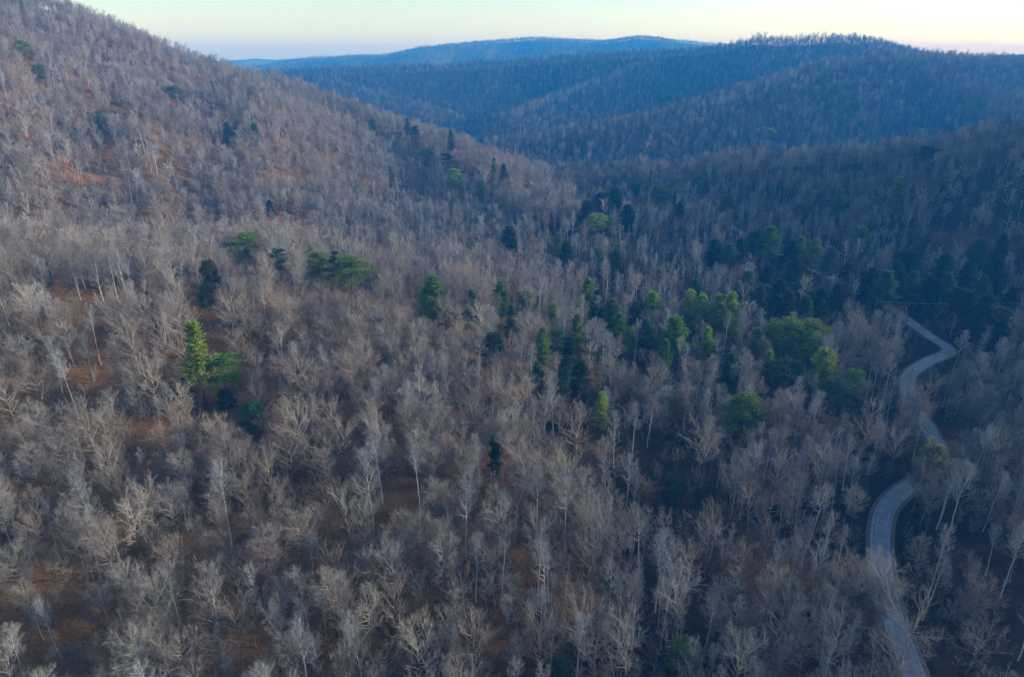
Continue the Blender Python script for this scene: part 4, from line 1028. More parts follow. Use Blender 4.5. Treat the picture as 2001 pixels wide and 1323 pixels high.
#        u    v    width px  H   kind   colour  where
CONIFERS = [
 (40, 78, 30, 15, 'pine', C_D, 'high on the steep slope at the far-left edge'), (72, 126, 18, 12, 'round', C_G, 'just below the highest pine at the far-left edge'),
 (340, 170, 42, 15, 'pine', C_D, 'wide, high on the left mountainside'), (195, 217, 32, 16, 'cone', C_D, 'alone on the left slope below the skyline'),
 (442, 238, 24, 15, 'cone', C_B, 'on the left mountainside, left of its close neighbour'), (495, 240, 20, 14, 'cone', C_D, 'on the left mountainside, right of its close neighbour'),

 (525, 392, 20, 12, 'cone', C_D, 'small, in the gully behind the near-left spur'),
 (728, 234, 16, 13, 'cone', C_D, 'on the descending ridge, left of the slim ones'), (745, 194, 10, 13, 'cone', C_G, 'tiny, breaking the ridge line against the blue hill'),
 (795, 231, 14, 14, 'cone', C_B, 'slim, above the three ridge pines'), (810, 247, 22, 15, 'pine', C_D, 'on the ridge, just below the slim one'),
 (835, 289, 30, 15, 'pine', C_G, 'on the ridge, left of the darkest pine'), (872, 299, 30, 15, 'pine', C_D, 'darkest of the three ridge pines'),
 (880, 254, 16, 20, 'cone', C_B, 'tall and thin on the ridge line'), (890, 330, 34, 20, 'pine', C_Y, 'tall and thin, standing out below the ridge pines'),
 (942, 274, 20, 14, 'cone', C_D, 'sharp dark point on the ridge above the valley'), (940, 352, 20, 15, 'cone', C_G, 'right of the tall yellow-green ridge pine'),
 (966, 308, 14, 13, 'cone', C_G, 'on the ridge nose, left of a pair'), (984, 320, 16, 13, 'cone', C_D, 'on the ridge nose, right of a pair'),
 (405, 507, 28, 12, 'round', C_D, 'small, left of the big spur pine'), (472, 456, 72, 17, 'pine', C_G, 'biggest on the near-left spur crest'),
 (540, 484, 36, 15, 'pine', C_B, 'thin and open, between the spur pines'), (400, 552, 26, 10, 'round', C_B, 'low and faint under the small dark one'),
 (620, 494, 42, 16, 'pine', C_G, 'first of the right-hand group on the spur'), (652, 490, 22, 17, 'pine', C_D, 'middle of the right-hand group on the spur'),
 (682, 499, 70, 17, 'pine', C_G, 'widest of the right-hand group on the spur, bare trunk showing'),
 (995, 442, 34, 16, 'cone', C_D, 'alone above the middle of the valley wood'), (845, 540, 62, 17, 'cone', C_G, 'biggest and darkest in the middle, alone'),
 (922, 566, 34, 14, 'cone', C_B, 'faint, right of the biggest middle one'), (980, 548, 36, 15, 'cone', C_G, 'second right of the biggest middle one'),
 (1000, 596, 30, 13, 'cone', C_B, 'below and right of the middle pair'), (965, 650, 34, 12, 'round', C_D, 'small dark knob below the middle pair'),
 (1105, 472, 30, 13, 'cone', C_D, 'short and dark, front of a pair in the valley wood'), (1094, 458, 16, 14, 'cone', C_G, 'slim, back of a pair in the valley wood'),
 (1166, 484, 24, 12, 'round', C_B, 'low, between two dark cones in the valley wood'), (1206, 490, 26, 13, 'cone', C_D, 'right of the low blue-green one'),
 (1150, 392, 44, 17, 'cone', C_D, 'left end of the dark valley clump'), (1178, 376, 50, 18, 'cone', C_D, 'tallest of the dark valley clump'), (1205, 366, 40, 18, 'cone', C_D, 'rear of the dark valley clump'),
 (1228, 400, 34, 15, 'cone', C_D, 'right end of the dark valley clump'), (1166, 416, 32, 13, 'round', C_Y, 'pale top in front of the dark valley clump'), (1188, 422, 24, 12, 'round', C_G, 'right of the pale-topped one by the dark clump'),
 (1290, 361, 38, 15, 'pine', C_G, 'beside the small bright road bend up the valley'), (1330, 394, 20, 13, 'cone', C_D, 'down-valley from the bright road bend'), (1245, 358, 18, 12, 'cone', C_B, 'left of the bright road bend up the valley'),
 (1150, 543, 38, 16, 'cone', C_G, 'left end of the creek-side row'), (1168, 566, 34, 14, 'cone', C_D, 'dark, second in the creek-side row'), (1196, 584, 42, 13, 'cone', C_G, 'brown-tinged, third in the creek-side row'),
 (1244, 588, 38, 12, 'round', C_D, 'low and dark in the creek-side row'), (1275, 570, 42, 14, 'cone', C_Y, 'bright top, middle of the creek-side row'),
 (1350, 568, 24, 14, 'round', C_Y, 'small bright top left of the twin crowns'), (1377, 574, 20, 14, 'round', C_Y, 'smallest bright top by the twin crowns'),
 (1405, 574, 34, 16, 'cone', C_Y, 'left of the twin bright crowns'), (1430, 571, 38, 17, 'cone', C_Y, 'right of the twin bright crowns'), (1410, 592, 44, 15, 'cone', C_G, 'in front of the twin bright crowns'),
 (1320, 618, 66, 17, 'cone', C_G, 'big and lit at its tip, below the creek-side row'), (1362, 545, 30, 15, 'cone', C_B, 'dim, behind the creek-side row'), (1462, 530, 42, 18, 'cone', C_B, 'tall and dim at the edge of the dark hollow'),
 (1490, 556, 26, 14, 'cone', C_B, 'lower, right of the tall dim one by the hollow'), (1580, 578, 34, 13, 'cone', C_B, 'in front of the dark hollow near the road'),
 (1115, 660, 44, 15, 'cone', C_D, 'dark, left in the middle thicket'), (1134, 705, 46, 15, 'cone', C_D, 'dark, lower in the middle thicket'), (1052, 706, 30, 13, 'cone', C_B, 'faint among white trunks in the middle'),
 (1100, 722, 34, 12, 'round', C_B, 'low and faint under the middle thicket'), (1545, 622, 66, 16, 'round', C_G, 'big and lobed, back of the bright clump'), (1592, 628, 56, 15, 'round', C_G, 'big and lobed, right of the bright clump'),
 (1580, 646, 50, 13, 'round', C_Y, 'front lobe of the bright clump'), (1522, 704, 52, 13, 'round', C_D, 'dark and low below the bright clump'),
 (1616, 683, 58, 15, 'cone', C_Y, 'lone bright cone left of the road bends'), (1670, 722, 40, 11, 'round', C_G, 'small, right of the lone bright cone'), (1640, 742, 50, 11, 'round', C_B, 'low, below the lone bright cone'),
 (1460, 775, 66, 14, 'round', C_G, 'dense, alone below the bright clump'), (1326, 764, 34, 11, 'round', C_P, 'thin and pale in the lower middle wood'), (1176, 765, 32, 12, 'cone', C_Y, 'small and bright in the lower middle wood'),
 (968, 850, 28, 11, 'cone', C_D, 'small, alone among bare crowns below the middle'), (1318, 930, 34, 11, 'round', C_D, 'small, alone in the lower right wood'), (1340, 1256, 52, 8, 'round', C_G, 'half hidden at the bottom edge'),
 (1100, 1290, 40, 7, 'round', C_B, 'low and dim at the bottom edge left of centre'),
 (1845, 830, 46, 17, 'round', C_P, 'pale, over the road right of its lower bend'), (372, 628, 66, 22, 'narrow', C_Y, 'bright, alone over the rust slope'), (432, 692, 66, 14, 'pine', C_G, 'flat, joined to the bright pine over the rust slope'),
 (352, 740, 40, 9, 'round', C_D, 'low and dark at the foot of the bright pine'), (440, 762, 26, 7, 'round', C_D, 'tiny and dark under the flat pine'), (490, 790, 40, 8, 'round', C_B, 'grey-tinged, below and right of the flat pine'),
 (1506, 250, 26, 15, 'round', C_Y, 'bright dot on the far right spur'), (1790, 234, 24, 16, 'cone', C_G, 'rear of a pair on the far right spur'), (1796, 251, 30, 13, 'round', C_Y, 'front of a pair on the far right spur'),
 (1835, 256, 22, 15, 'cone', C_D, 'dark, right of the pair on the far spur'), (1815, 286, 48, 14, 'pine', C_D, 'wide and dark on the near right spur'), (1690, 445, 44, 17, 'cone', C_G, 'tall, in the middle of the shaded hillside'),
 (1760, 344, 34, 16, 'cone', C_Y, 'pale spire high on the shaded hillside'), (1640, 380, 28, 14, 'cone', C_G, 'left of the pale spire on the shaded hillside'), (1420, 380, 30, 14, 'round', C_P, 'pale, at the left foot of the shaded hillside'),
 (1570, 394, 30, 14, 'round', C_G, 'dim, mid-height on the shaded hillside'), (1475, 452, 44, 16, 'cone', C_B, 'left in the dark row over the hollow'), (1505, 442, 48, 18, 'cone', C_G, 'tallest in the dark row over the hollow'),
 (1398, 468, 40, 15, 'cone', C_D, 'far left end of the dark row over the hollow'), (1428, 476, 40, 15, 'cone', C_B, 'second from the left in the dark row'), (1450, 466, 34, 15, 'cone', C_D, 'third from the left in the dark row'),
 (1545, 470, 40, 16, 'cone', C_D, 'right of the tallest in the dark row'), (1570, 452, 34, 17, 'cone', C_G, 'left of the twin spires over the hollow'), (1596, 456, 36, 17, 'cone', C_G, 'right of the twin spires over the hollow'),
 (1560, 505, 44, 15, 'cone', C_D, 'front row, low over the hollow'), (1625, 482, 36, 16, 'cone', C_B, 'behind the upper road fragment'), (1715, 500, 40, 16, 'cone', C_D, 'dark, right of the upper road fragment'),
 (1660, 512, 34, 14, 'cone', C_D, 'dark, just above the road fragment'), (1915, 466, 44, 16, 'cone', C_B, 'on the shaded hillside near the right edge'), (1965, 455, 26, 16, 'cone', C_D, 'on the shaded hillside at the right edge'),
 (1820, 540, 40, 15, 'cone', C_D, 'dark, above the power lines'), (1900, 570, 40, 15, 'cone', C_D, 'dark, at the wires near the right edge'), (1505, 520, 40, 15, 'cone', C_D, 'deep in the dark hollow, left'), (1640, 556, 36, 12, 'cone', C_D, 'deep in the dark hollow, by the road'),
]
HOLLOW = [(1500, 556), (1530, 545), (1545, 568), (1575, 548), (1610, 562), (1700, 520), (1735, 528), (1760, 512), (1790, 530), (1830, 545), (1855, 532), (1885, 565), (1930, 575), (1960, 600), (1925, 540), (1985, 560), (1780, 490), (1850, 495), (1895, 510), (1955, 505)]
HOLLOW_ORD = ['first', 'second', 'third', 'fourth', 'fifth', 'sixth', 'seventh', 'eighth', 'ninth', 'tenth', 'eleventh', 'twelfth', 'thirteenth', 'fourteenth', 'fifteenth', 'sixteenth', 'seventeenth', 'eighteenth', 'nineteenth', 'twentieth']
for _n, (_u, _v) in enumerate(sorted(HOLLOW)):
    CONIFERS.append((_u, _v, (30, 52, 40, 62, 36)[_n % 5], (13, 17, 15, 19, 12)[_n * 3 % 5], 'cone', C_D if _n % 3 else C_B, f'{HOLLOW_ORD[_n]} from the left along the shaded foot of the hill'))
THICKET = [(1062, 640), (1080, 592), (1128, 612), (1030, 566), (1212, 612), (1228, 640), (1302, 664), (1352, 604), (1386, 640), (1440, 622), (1482, 640), (1504, 684), (1432, 690), (1552, 704), (1262, 622), (1090, 640)]
for _n, (_u, _v) in enumerate(sorted(THICKET)):
    CONIFERS.append((_u, _v, (26, 34, 30, 40)[_n % 4], (11, 14, 12)[_n % 3], 'cone' if _n % 3 else 'round', (C_G, C_G, C_Y, C_B)[_n % 4], f'small, {HOLLOW_ORD[_n]} from the left in the creek-side thicket'))
conifer_meshes = {}
for k, H, r in (('cone', 16, 3.0), ('pine', 16, 3.6), ('round', 13, 3.0), ('narrow', 19, 3.2)):
    for s in range(3 if k != 'narrow' else 1):
        tk, wd, lf = conifer(500 + s * 7 + len(k), k, H, r)
        conifer_meshes.setdefault(k, []).append((H, r, make_mesh('trunk', *tk, M_CONIFER_BARK), make_mesh('branch', *wd, M_CONIFER_BARK), make_mesh('crown', *lf, M_NEEDLE)))
rng = np.random.default_rng(7)
taken = []                 # (x, y, clear radius)
LAND = []                  # (u, v, short name) for telling bare trees apart
def tree_root(name, x, y, rz, sc, z=None):
    e = bpy.data.objects.new(name, None); col.objects.link(e); e.empty_display_size = 0.5
    e.location = (x, y, float(terrain(np.array([x]), np.array([y]))[0]) if z is None else z); e.rotation_euler = (0, 0, rz); e.scale = sc
    return e
SIGHT = []                 # what must stay in view: u, v, half width in px, distance
for i, (u, v, w, H, k, c, where) in enumerate(CONIFERS):
    H *= 1.28
    if u < 760 and v < 330 and c == C_D: c = C_G
    x, y, dist = stand_at(u, v, H)
    while float(road_dist(np.array([x]), np.array([y]))[0][0]) < 6.5: x, y = x * 0.985, y * 0.985
    H0, r0, mt, mw, mc = conifer_meshes[k][i % len(conifer_meshes[k])]
    rad = max(w / 2 * dist / FPX * 1.3, 1.2)
    e = tree_root('pine_tree' if k in ('pine', 'narrow') else 'evergreen_tree', x, y, rng.random() * 6.28, (rad / r0, rad / r0, H / H0))
    lab = f"{TONE_WORDS[c]} {KIND_WORDS[k]}, {where}"
    tag(e, lab, 'pine' if k in ('pine', 'narrow') else 'evergreen', 'evergreens scattered through the bare wood')
    link('trunk', mt, e); cr = link('crown', mc, e); link('branch', mw, cr)
    j = rng.uniform(0.85, 1.15, 3); cr.color = (c[0] * j[0], c[1] * j[1], c[2] * j[2], 1)
    taken.append((x, y, max(1.8, rad * 0.75)))
    zc = e.location[2]
    for q in (0.3, 0.5, 0.72, 0.92):
        pu, pv_, pf = project(np.array(x), np.array(y), np.array(zc + q * H)); SIGHT.append((float(pu), float(pv_), w * 0.3, math.hypot(x, y)))
RUST = [(100, 560, 60, 7), (330, 602, 70, 7), (360, 612, 50, 6), (480, 615, 56, 6), (585, 800, 48, 6), (625, 830, 60, 7), (545, 690, 46, 6), (505, 950, 60, 7), (440, 850, 40, 5),
        (1198, 755, 40, 6), (1262, 942, 50, 6), (1232, 1015, 44, 6), (128, 350, 40, 8), (600, 945, 60, 6), (415, 950, 46, 6), (180, 1165, 50, 6), (110, 1000, 40, 6), (735, 460, 24, 7),
        (470, 320, 24, 8), (205, 640, 60, 6), (40, 600, 40, 6), (880, 1110, 60, 6), (1270, 1270, 50, 6), (1945, 870, 70, 7), (1965, 980, 70, 7), (600, 1010, 50, 6), (700, 600, 40, 6), (520, 560, 40, 6)]
RUST_WHERE = ['below the grey crowns at the left edge', 'left of a pair above the bright pine', 'right of a pair above the bright pine', 'on the slope under the big spur pine', 'left of two on the open rust slope',
  'right of two on the open rust slope', 'small, midway up the open slope', 'golden, on the lower rust slope', 'small, just below the flat pine', 'reddish, in the lower middle wood', 'by the small dark evergreen lower right',
  'low, beneath the reddish bare trees lower right', 'high on the far left mountainside', 'on the lower slope right of the golden one', 'left of the golden one on the slope', 'near the bottom left corner', 'low near the left edge', 'small, behind the spur pines',
  'tiny, high on the mountainside', 'left of the bright pine across the litter', 'at the very left edge on the slope', 'reddish, in the lower middle of the picture', 'reddish, near the bottom edge right of centre', 'upper of two on the right bank of the road',
  'lower of two on the right bank of the road', 'right below the golden one on the slope', 'on the slope below the right spur group', 'on the slope below the thin spur pine']
rust_meshes = []
for s in range(3):
    tk, wd, lf = rust_tree(700 + s, 7, 2.3)
    rust_meshes.append((make_mesh('trunk', *tk, M_TRUNK), make_mesh('branch', *wd, M_TWIG), make_mesh('crown', *lf, M_RUST)))
for i, (u, v, w, H) in enumerate(RUST):
    x, y, dist = stand_at(u, v, H)
    rad = w / 2 * dist / FPX
    mt, mw, mc = rust_meshes[i % 3]
    e = tree_root('beech_sapling', x, y, rng.random() * 6.28, (rad / 2.3, rad / 2.3, H / 7))
    tag(e, 'rust-leaved sapling, ' + RUST_WHERE[i], 'sapling', 'saplings that kept their rust leaves')
    link('trunk', mt, e); cr = link('crown', mc, e); link('branch', mw, cr)
    j = rng.uniform(0.7, 1.25); red = 'reddish' in RUST_WHERE[i]; gold = 'golden' in RUST_WHERE[i]
    cr.color = ((0.20 * j, 0.08 * j, 0.06 * j, 1) if red else (0.32 * j, 0.17 * j, 0.06 * j, 1) if gold else (0.26 * j, 0.105 * j, 0.045 * j, 1))
    taken.append((x, y, 1.2))

# house roof, car, poles are built further down; keep their plots clear
HOUSE = stand_at(1305, 476, 6.0)
LEDGE = stand_at(1040, 358, 9.0)
taken += [(HOUSE[0], HOUSE[1], 8.0), (LEDGE[0], LEDGE[1], 5.0)]
SIGHT += [(1305, 482, 16, HOUSE[2]), (1040, 358, 14, LEDGE[2])]
POLES = [on_plane(1705, 628, 1.0), on_plane(2120, 640, 3.0)]
taken += [(p[0], p[1], 3.0) for p in POLES]

# hand-placed bare trees that stand out in the photograph: (u, v of the top, height, kind index)
HERO = [(1800, 880, 20, 1), (1868, 900, 23, 5), (1895, 905, 24, 5), (1795, 1130, 20, 2), (1110, 905, 21, 0), (975, 990, 19, 0), (170, 800, 20, 2), (255, 640, 20, 1), (770, 1025, 17, 3), (580, 715, 19, 2),
        (715, 880, 23, 5), (870, 690, 22, 6), (1015, 650, 23, 5), (1085, 730, 22, 6), (1200, 650, 22, 6), (960, 690, 22, 6), (1380, 830, 19, 2), (1480, 740, 18, 4), (1440, 910, 21, 0), (1520, 1180, 19, 2),
        (520, 1040, 17, 3), (860, 1060, 17, 4), (650, 1160, 19, 1), (290, 1130, 18, 4), (195, 1060, 18, 0), (1700, 640, 20, 4), (1840, 615, 19, 2), (1560, 880, 22, 7), (1650, 1110, 18, 4), (1920, 1130, 18, 4), (1800, 765, 17, 4), (1838, 800, 17, 3), (1775, 815, 16, 3), (1760, 850, 15, 0), (1835, 855, 16, 4), (1812, 792, 18, 9), (1842, 832, 18, 9), (1800, 852, 17, 4), (1826, 882, 16, 3), (1772, 788, 17, 9), (1852, 872, 17, 4), (1790, 770, 16, 4), (1822, 812, 17, 9)]
pos = []                  # x, y, kind, scale
for u, v, H, k in HERO:
    x, y, dist = stand_at(u, v, H)
    while float(road_dist(np.array([x]), np.array([y]))[0][0]) < 6.0: x, y = x * 0.985, y * 0.985
    pos.append((x, y, k, H / BARE[k][1][0], 1)); taken.append((x, y, 2.6))
T = np.array([(a, b, r) for a, b, r in taken])

# ------------------------------------------------------------------ the wood: a jittered stand everywhere but the road
def stand(lo, hi, step, seed, half=43):
    r = np.random.default_rng(seed)
    m = hi * math.tan(R(half))
    X, Y = np.meshgrid(np.arange(-m, m, step), np.arange(max(lo * 0.5, 22), hi, step))
    X = X.ravel() + r.uniform(-0.48, 0.48, X.size) * step; Y = Y.ravel() + r.uniform(-0.48, 0.48, Y.size) * step
    d = np.hypot(X, Y); a = np.abs(X) < Y * math.tan(R(half)) + 25
    k = a & (d >= lo) & (d < hi); return X[k], Y[k], r
# line of sight over the terrain, on a coarse raster
rx = np.arange(-4600, 4601, 16.0); ry = np.arange(0, 4800, 16.0)
RX, RY = np.meshgrid(rx, ry); RZ = terrain(RX.ravel(), RY.ravel()).reshape(RX.shape)
def raster(x, y):
    fx = np.clip((x - rx[0]) / 16, 0, len(rx) - 1.01); fy = np.clip((y - ry[0]) / 16, 0, len(ry) - 1.01)
    i = fx.astype(int); j = fy.astype(int); fx -= i; fy -= j
    return (RZ[j, i] * (1 - fx) + RZ[j, i + 1] * fx) * (1 - fy) + (RZ[j + 1, i] * (1 - fx) + RZ[j + 1, i + 1] * fx) * fy
def seen(x, y, z, margin):
    ok = np.ones(x.shape, bool); h = CAM_Z + 12
    for s in np.linspace(0.1, 0.97, 44):
        ok &= raster(x * s, y * s) < h + (z + 26 - h) * s + margin
    return ok
def clear_of(x, y):
    ok = np.ones(x.shape, bool)
    for a, b, r in T: ok &= np.hypot(x - a, y - b) > r
    return ok
def over_road(x, y, z, H, rad):
    """does the crown stand in front of an open stretch of road?"""
    hit = np.zeros(x.shape, bool); d0 = np.hypot(x, y)
    ru, rv_, rf_ = project(ROAD_SEEN[:, 0], ROAD_SEEN[:, 1], ROAD_SEEN[:, 2]); rdist = np.hypot(ROAD_SEEN[:, 0], ROAD_SEEN[:, 1])
    for q in (0.15, 0.35, 0.5, 0.62, 0.74, 0.86, 0.97):
        u, v, f = project(x, y, z + q * H); rr = (rad * (0.25 if q < 0.45 else 0.8)) * FPX / f + 2.2 * FPX / f
        for a, b, c in zip(ru[::2], rv_[::2], rdist[::2]):
            hit |= (np.abs(u - a) < rr) & (np.abs(v - b) < rr) & (d0 < c + 1)
    return hit

near_x, near_y, r1 = stand(58, 1190, 4.7, 21)
def left_mountain(x, y): return (x < 0.06 * y) & (np.hypot(x, y) < 1190)
m = (np.hypot(near_x, near_y) < 680) | left_mountain(near_x, near_y); near_x, near_y = near_x[m], near_y[m]
dens = fbm(near_x / 24, near_y / 24, 77)
keep = r1.random(len(near_x)) < np.clip(2.9 * dens - 0.62, 0.22, 1.0)
near_x, near_y = near_x[keep], near_y[keep]
keep = clear_of(near_x, near_y); near_x, near_y = near_x[keep], near_y[keep]
near_z = terrain(near_x, near_y)
rd, _ = road_dist(near_x, near_y); keep = (rd > 6.5) & seen(near_x, near_y, near_z, 8)
keep &= ~((near_y > 312) & (near_y < 480) & (near_x > 130) & (near_x < 480) & (r1.random(len(near_x)) < 0.6))
near_x, near_y, near_z = near_x[keep], near_y[keep], near_z[keep]
# which kind: slim pale-barked trees along the valley, domes and vases on the slopes
kn = fbm(near_x / 50, near_y / 50, 91); rv1 = r1.random(len(near_x))
low = np.clip(1 - near_z / 14, 0, 1)
slim = rv1 < 0.2 + 0.42 * low
near_k = np.where(slim, r1.choice([5, 6, 7, 11, 7, 11, 12], len(near_x)), np.where(kn + 0.25 * (r1.random(len(near_x)) - 0.5) > 0.5, r1.choice([3, 4, 9, 0, 13, 8, 9], len(near_x)), r1.choice([0, 1, 2, 7, 8, 10, 14, 13, 1], len(near_x))))
near_s = r1.uniform(0.5, 0.94, len(near_x))
Hk = np.array([b[1][0] for b in BARE]); Rk = np.array([b[1][1] for b in BARE])
hit = over_road(near_x, near_y, near_z, Hk[near_k] * near_s, Rk[near_k] * near_s) & (r1.random(len(near_x)) > 0.24)
def in_front(x, y, z, H, rad):
    hit = np.zeros(x.shape, bool); d0 = np.hypot(x, y)
    for q in (0.5, 0.62, 0.74, 0.86, 0.97):
        u, v, f = project(x, y, z + q * H); rr = rad * 0.75 * FPX / f
        for a, b, w, c in SIGHT: hit |= (np.abs(u - a) < rr + w) & (np.abs(v - b) < rr * 0.8) & (d0 < c - 1)
    return hit
hit |= in_front(near_x, near_y, near_z, Hk[near_k] * near_s, Rk[near_k] * near_s) & (r1.random(len(near_x)) > 0.08)
near_x, near_y, near_z, near_k, near_s = [a[~hit] for a in (near_x, near_y, near_z, near_k, near_s)]
hp = np.array(pos); hz = terrain(hp[:, 0], hp[:, 1])
AX = np.concatenate([hp[:, 0], near_x]); AY = np.concatenate([hp[:, 1], near_y]); AZ = np.concatenate([hz, near_z])
AK = np.concatenate([hp[:, 2].astype(int), near_k]); AS = np.concatenate([hp[:, 3], near_s])
# the 300 that show largest stand as trees of their own
cu, cv, cf = project(AX, AY, AZ + 0.72 * Hk[AK] * AS)
inside = (cu > -10) & (cu < IW + 10) & (cv > 0) & (cv < IH + 25)
size = np.where(inside, Hk[AK] * AS / cf, 0)
size[:len(hp)] += 10
order = np.argsort(-size); own = order[:300]; rest = order[300:]

def scatter(name, x, y, z, k, s, coll, seed):
    r = np.random.default_rng(seed); n = len(x)
    me = bpy.data.meshes.new(name); me.vertices.add(n); me.vertices.foreach_set('co', np.stack([x, y, z], -1).astype(np.float32).ravel())
    rot = np.stack([r.normal(size=n) * 0.035, r.normal(size=n) * 0.035, r.random(n) * 6.283], -1)
    sc = np.stack([s * r.uniform(0.85, 1.15, n), s * r.uniform(0.85, 1.15, n), s], -1)
    for nm, ty, ar in (('rot', 'FLOAT_VECTOR', rot), ('scl', 'FLOAT_VECTOR', sc)):
        me.attributes.new(nm, ty, 'POINT').data.foreach_set('vector', ar.astype(np.float32).ravel())
    me.attributes.new('idx', 'INT', 'POINT').data.foreach_set('value', k.astype(np.int32))
    o = link(name, me)
    ng = bpy.data.node_groups.new(name, 'GeometryNodeTree')
    ng.interface.new_socket('Geometry', in_out='INPUT', socket_type='NodeSocketGeometry'); ng.interface.new_socket('Geometry', in_out='OUTPUT', socket_type='NodeSocketGeometry')
    gi = ng.nodes.new('NodeGroupInput'); go = ng.nodes.new('NodeGroupOutput')
    ci = ng.nodes.new('GeometryNodeCollectionInfo'); ci.inputs['Collection'].default_value = coll; ci.inputs['Separate Children'].default_value = True; ci.inputs['Reset Children'].default_value = True
    ip = ng.nodes.new('GeometryNodeInstanceOnPoints'); ip.inputs['Pick Instance'].default_value = True
    def na(nm, ty):
        a = ng.nodes.new('GeometryNodeInputNamedAttribute'); a.data_type = ty; a.inputs['Name'].default_value = nm; return a.outputs['Attribute']
    L = ng.links.new
    L(gi.outputs[0], ip.inputs['Points']); L(ci.outputs[0], ip.inputs['Instance']); L(na('idx', 'INT'), ip.inputs['Instance Index'])
    L(na('rot', 'FLOAT_VECTOR'), ip.inputs['Rotation']); L(na('scl', 'FLOAT_VECTOR'), ip.inputs['Scale']); L(ip.outputs[0], go.inputs[0])
    o.modifiers.new('scatter', 'NODES').node_group = ng
    return o

# ------------------------------------------------------------------ the bare trees one can tell apart
LOOK = {'vase': 'grey bare tree with upswept limbs', 'spread': 'wide bare tree with spreading limbs', 'dome': 'dense dome-crowned bare tree', 'slim': 'slim white-barked bare tree', 'pole': 'thin pole-like bare tree'}
LAND = [(0, 1300, 'the bottom left corner'), (372, 640, 'the bright yellow-green pine'), (440, 720, 'the flat pine on the rust slope'), (968, 865, 'the small dark middle evergreen'), (1318, 945, 'the small dark evergreen lower down'),
        (1340, 1270, 'the low evergreen at the bottom edge'), (1845, 850, 'the pale evergreen over the road'), (1722, 1040, 'the lower road bend'), (1780, 1290, 'the road at the bottom edge'), (1990, 1300, 'the bottom right corner'),
        (1460, 800, 'the dense round evergreen'), (1616, 700, 'the lone bright cone'), (505, 960, 'the golden sapling'), (1176, 780, 'the small bright evergreen cone'), (845, 580, 'the biggest dark middle evergreen'),
        (600, 1300, 'the bottom edge, left half'), (1000, 1310, 'the middle of the bottom edge'), (110, 1010, 'the low left-edge sapling'), (880, 1125, 'the reddish lower middle sapling'), (1270, 1285, 'the reddish bottom-edge sapling'),
        (1780, 740, 'the upper road bends'), (180, 1180, 'the rust sapling by the bottom left'), (625, 840, 'the rust saplings on the open slope'), (1945, 880, 'the rust saplings on the right bank'), (100, 570, 'the rust sapling at the left edge'),
        (1134, 720, 'the dark middle thicket'), (1326, 780, 'the thin pale evergreen'), (1320, 640, 'the big lit evergreen'), (1580, 660, 'the bright lobed clump'), (0, 850, 'the left edge at mid-height')]
ORD = ['first', 'second', 'third', 'fourth', 'fifth', 'sixth', 'seventh', 'eighth', 'ninth', 'tenth', 'eleventh', 'twelfth', 'thirteenth', 'fourteenth', 'fifteenth', 'sixteenth', 'seventeenth', 'eighteenth', 'nineteenth', 'twentieth']
slots = {}
for i in own:
    best = min(range(len(LAND)), key=lambda j: (LAND[j][0] - cu[i]) ** 2 + (LAND[j][1] - cv[i]) ** 2)
    du, dv = cu[i] - LAND[best][0], cv[i] - LAND[best][1]
    side = ('right of' if du > 0 else 'left of') if abs(du) > abs(dv) else ('below' if dv > 0 else 'above')
    slots.setdefault((best, side, BARE[AK[i]][0]), []).append((du * du + dv * dv, i))
label_of = {}
for (b, side, k), lst in slots.items():
    for n, (_, i) in enumerate(sorted(lst)):
        label_of[i] = f"{LOOK[k]}, {ORD[min(n, 19)]} {side} {LAND[b][2]}"
rt = np.random.default_rng(5)
for i in own:
    k = AK[i]; s = AS[i]
    e = tree_root('bare_tree', float(AX[i]), float(AY[i]), rt.random() * 6.283, (s * rt.uniform(0.88, 1.12), s * rt.uniform(0.88, 1.12), s), float(AZ[i]))
    e.rotation_euler = (rt.normal() * 0.03, rt.normal() * 0.03, e.rotation_euler[2])
    tag(e, label_of[i], 'bare tree', 'leafless trees of the near wood')
    link('trunk', bare_parts[k][3], e); link('crown', bare_parts[k][4], e)
def on_crest(x, y):      # spur crests keep the lighter twigs: light on them put into the colour
    return (tent(RIDGES[5][0], 1, 1, x, y)[1] < 34) | (tent(RIDGES[3][0], 1, 1, x, y)[1] < 30) | (tent(RIDGES[9][0], 1, 1, x, y)[1] < 18)
shade_side = (AX[rest] > 0.07 * AY[rest] + 20) & (AY[rest] > 430) & ~on_crest(AX[rest], AY[rest])      # woods across the valley, part of them with shade painted into the twigs
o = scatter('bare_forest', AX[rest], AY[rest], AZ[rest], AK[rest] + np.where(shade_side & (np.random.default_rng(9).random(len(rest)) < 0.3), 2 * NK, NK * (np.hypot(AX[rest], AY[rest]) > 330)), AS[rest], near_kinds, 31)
tag(o, 'leafless grey-brown wood covering the valley and the left mountainside', 'wood', kind='stuff')

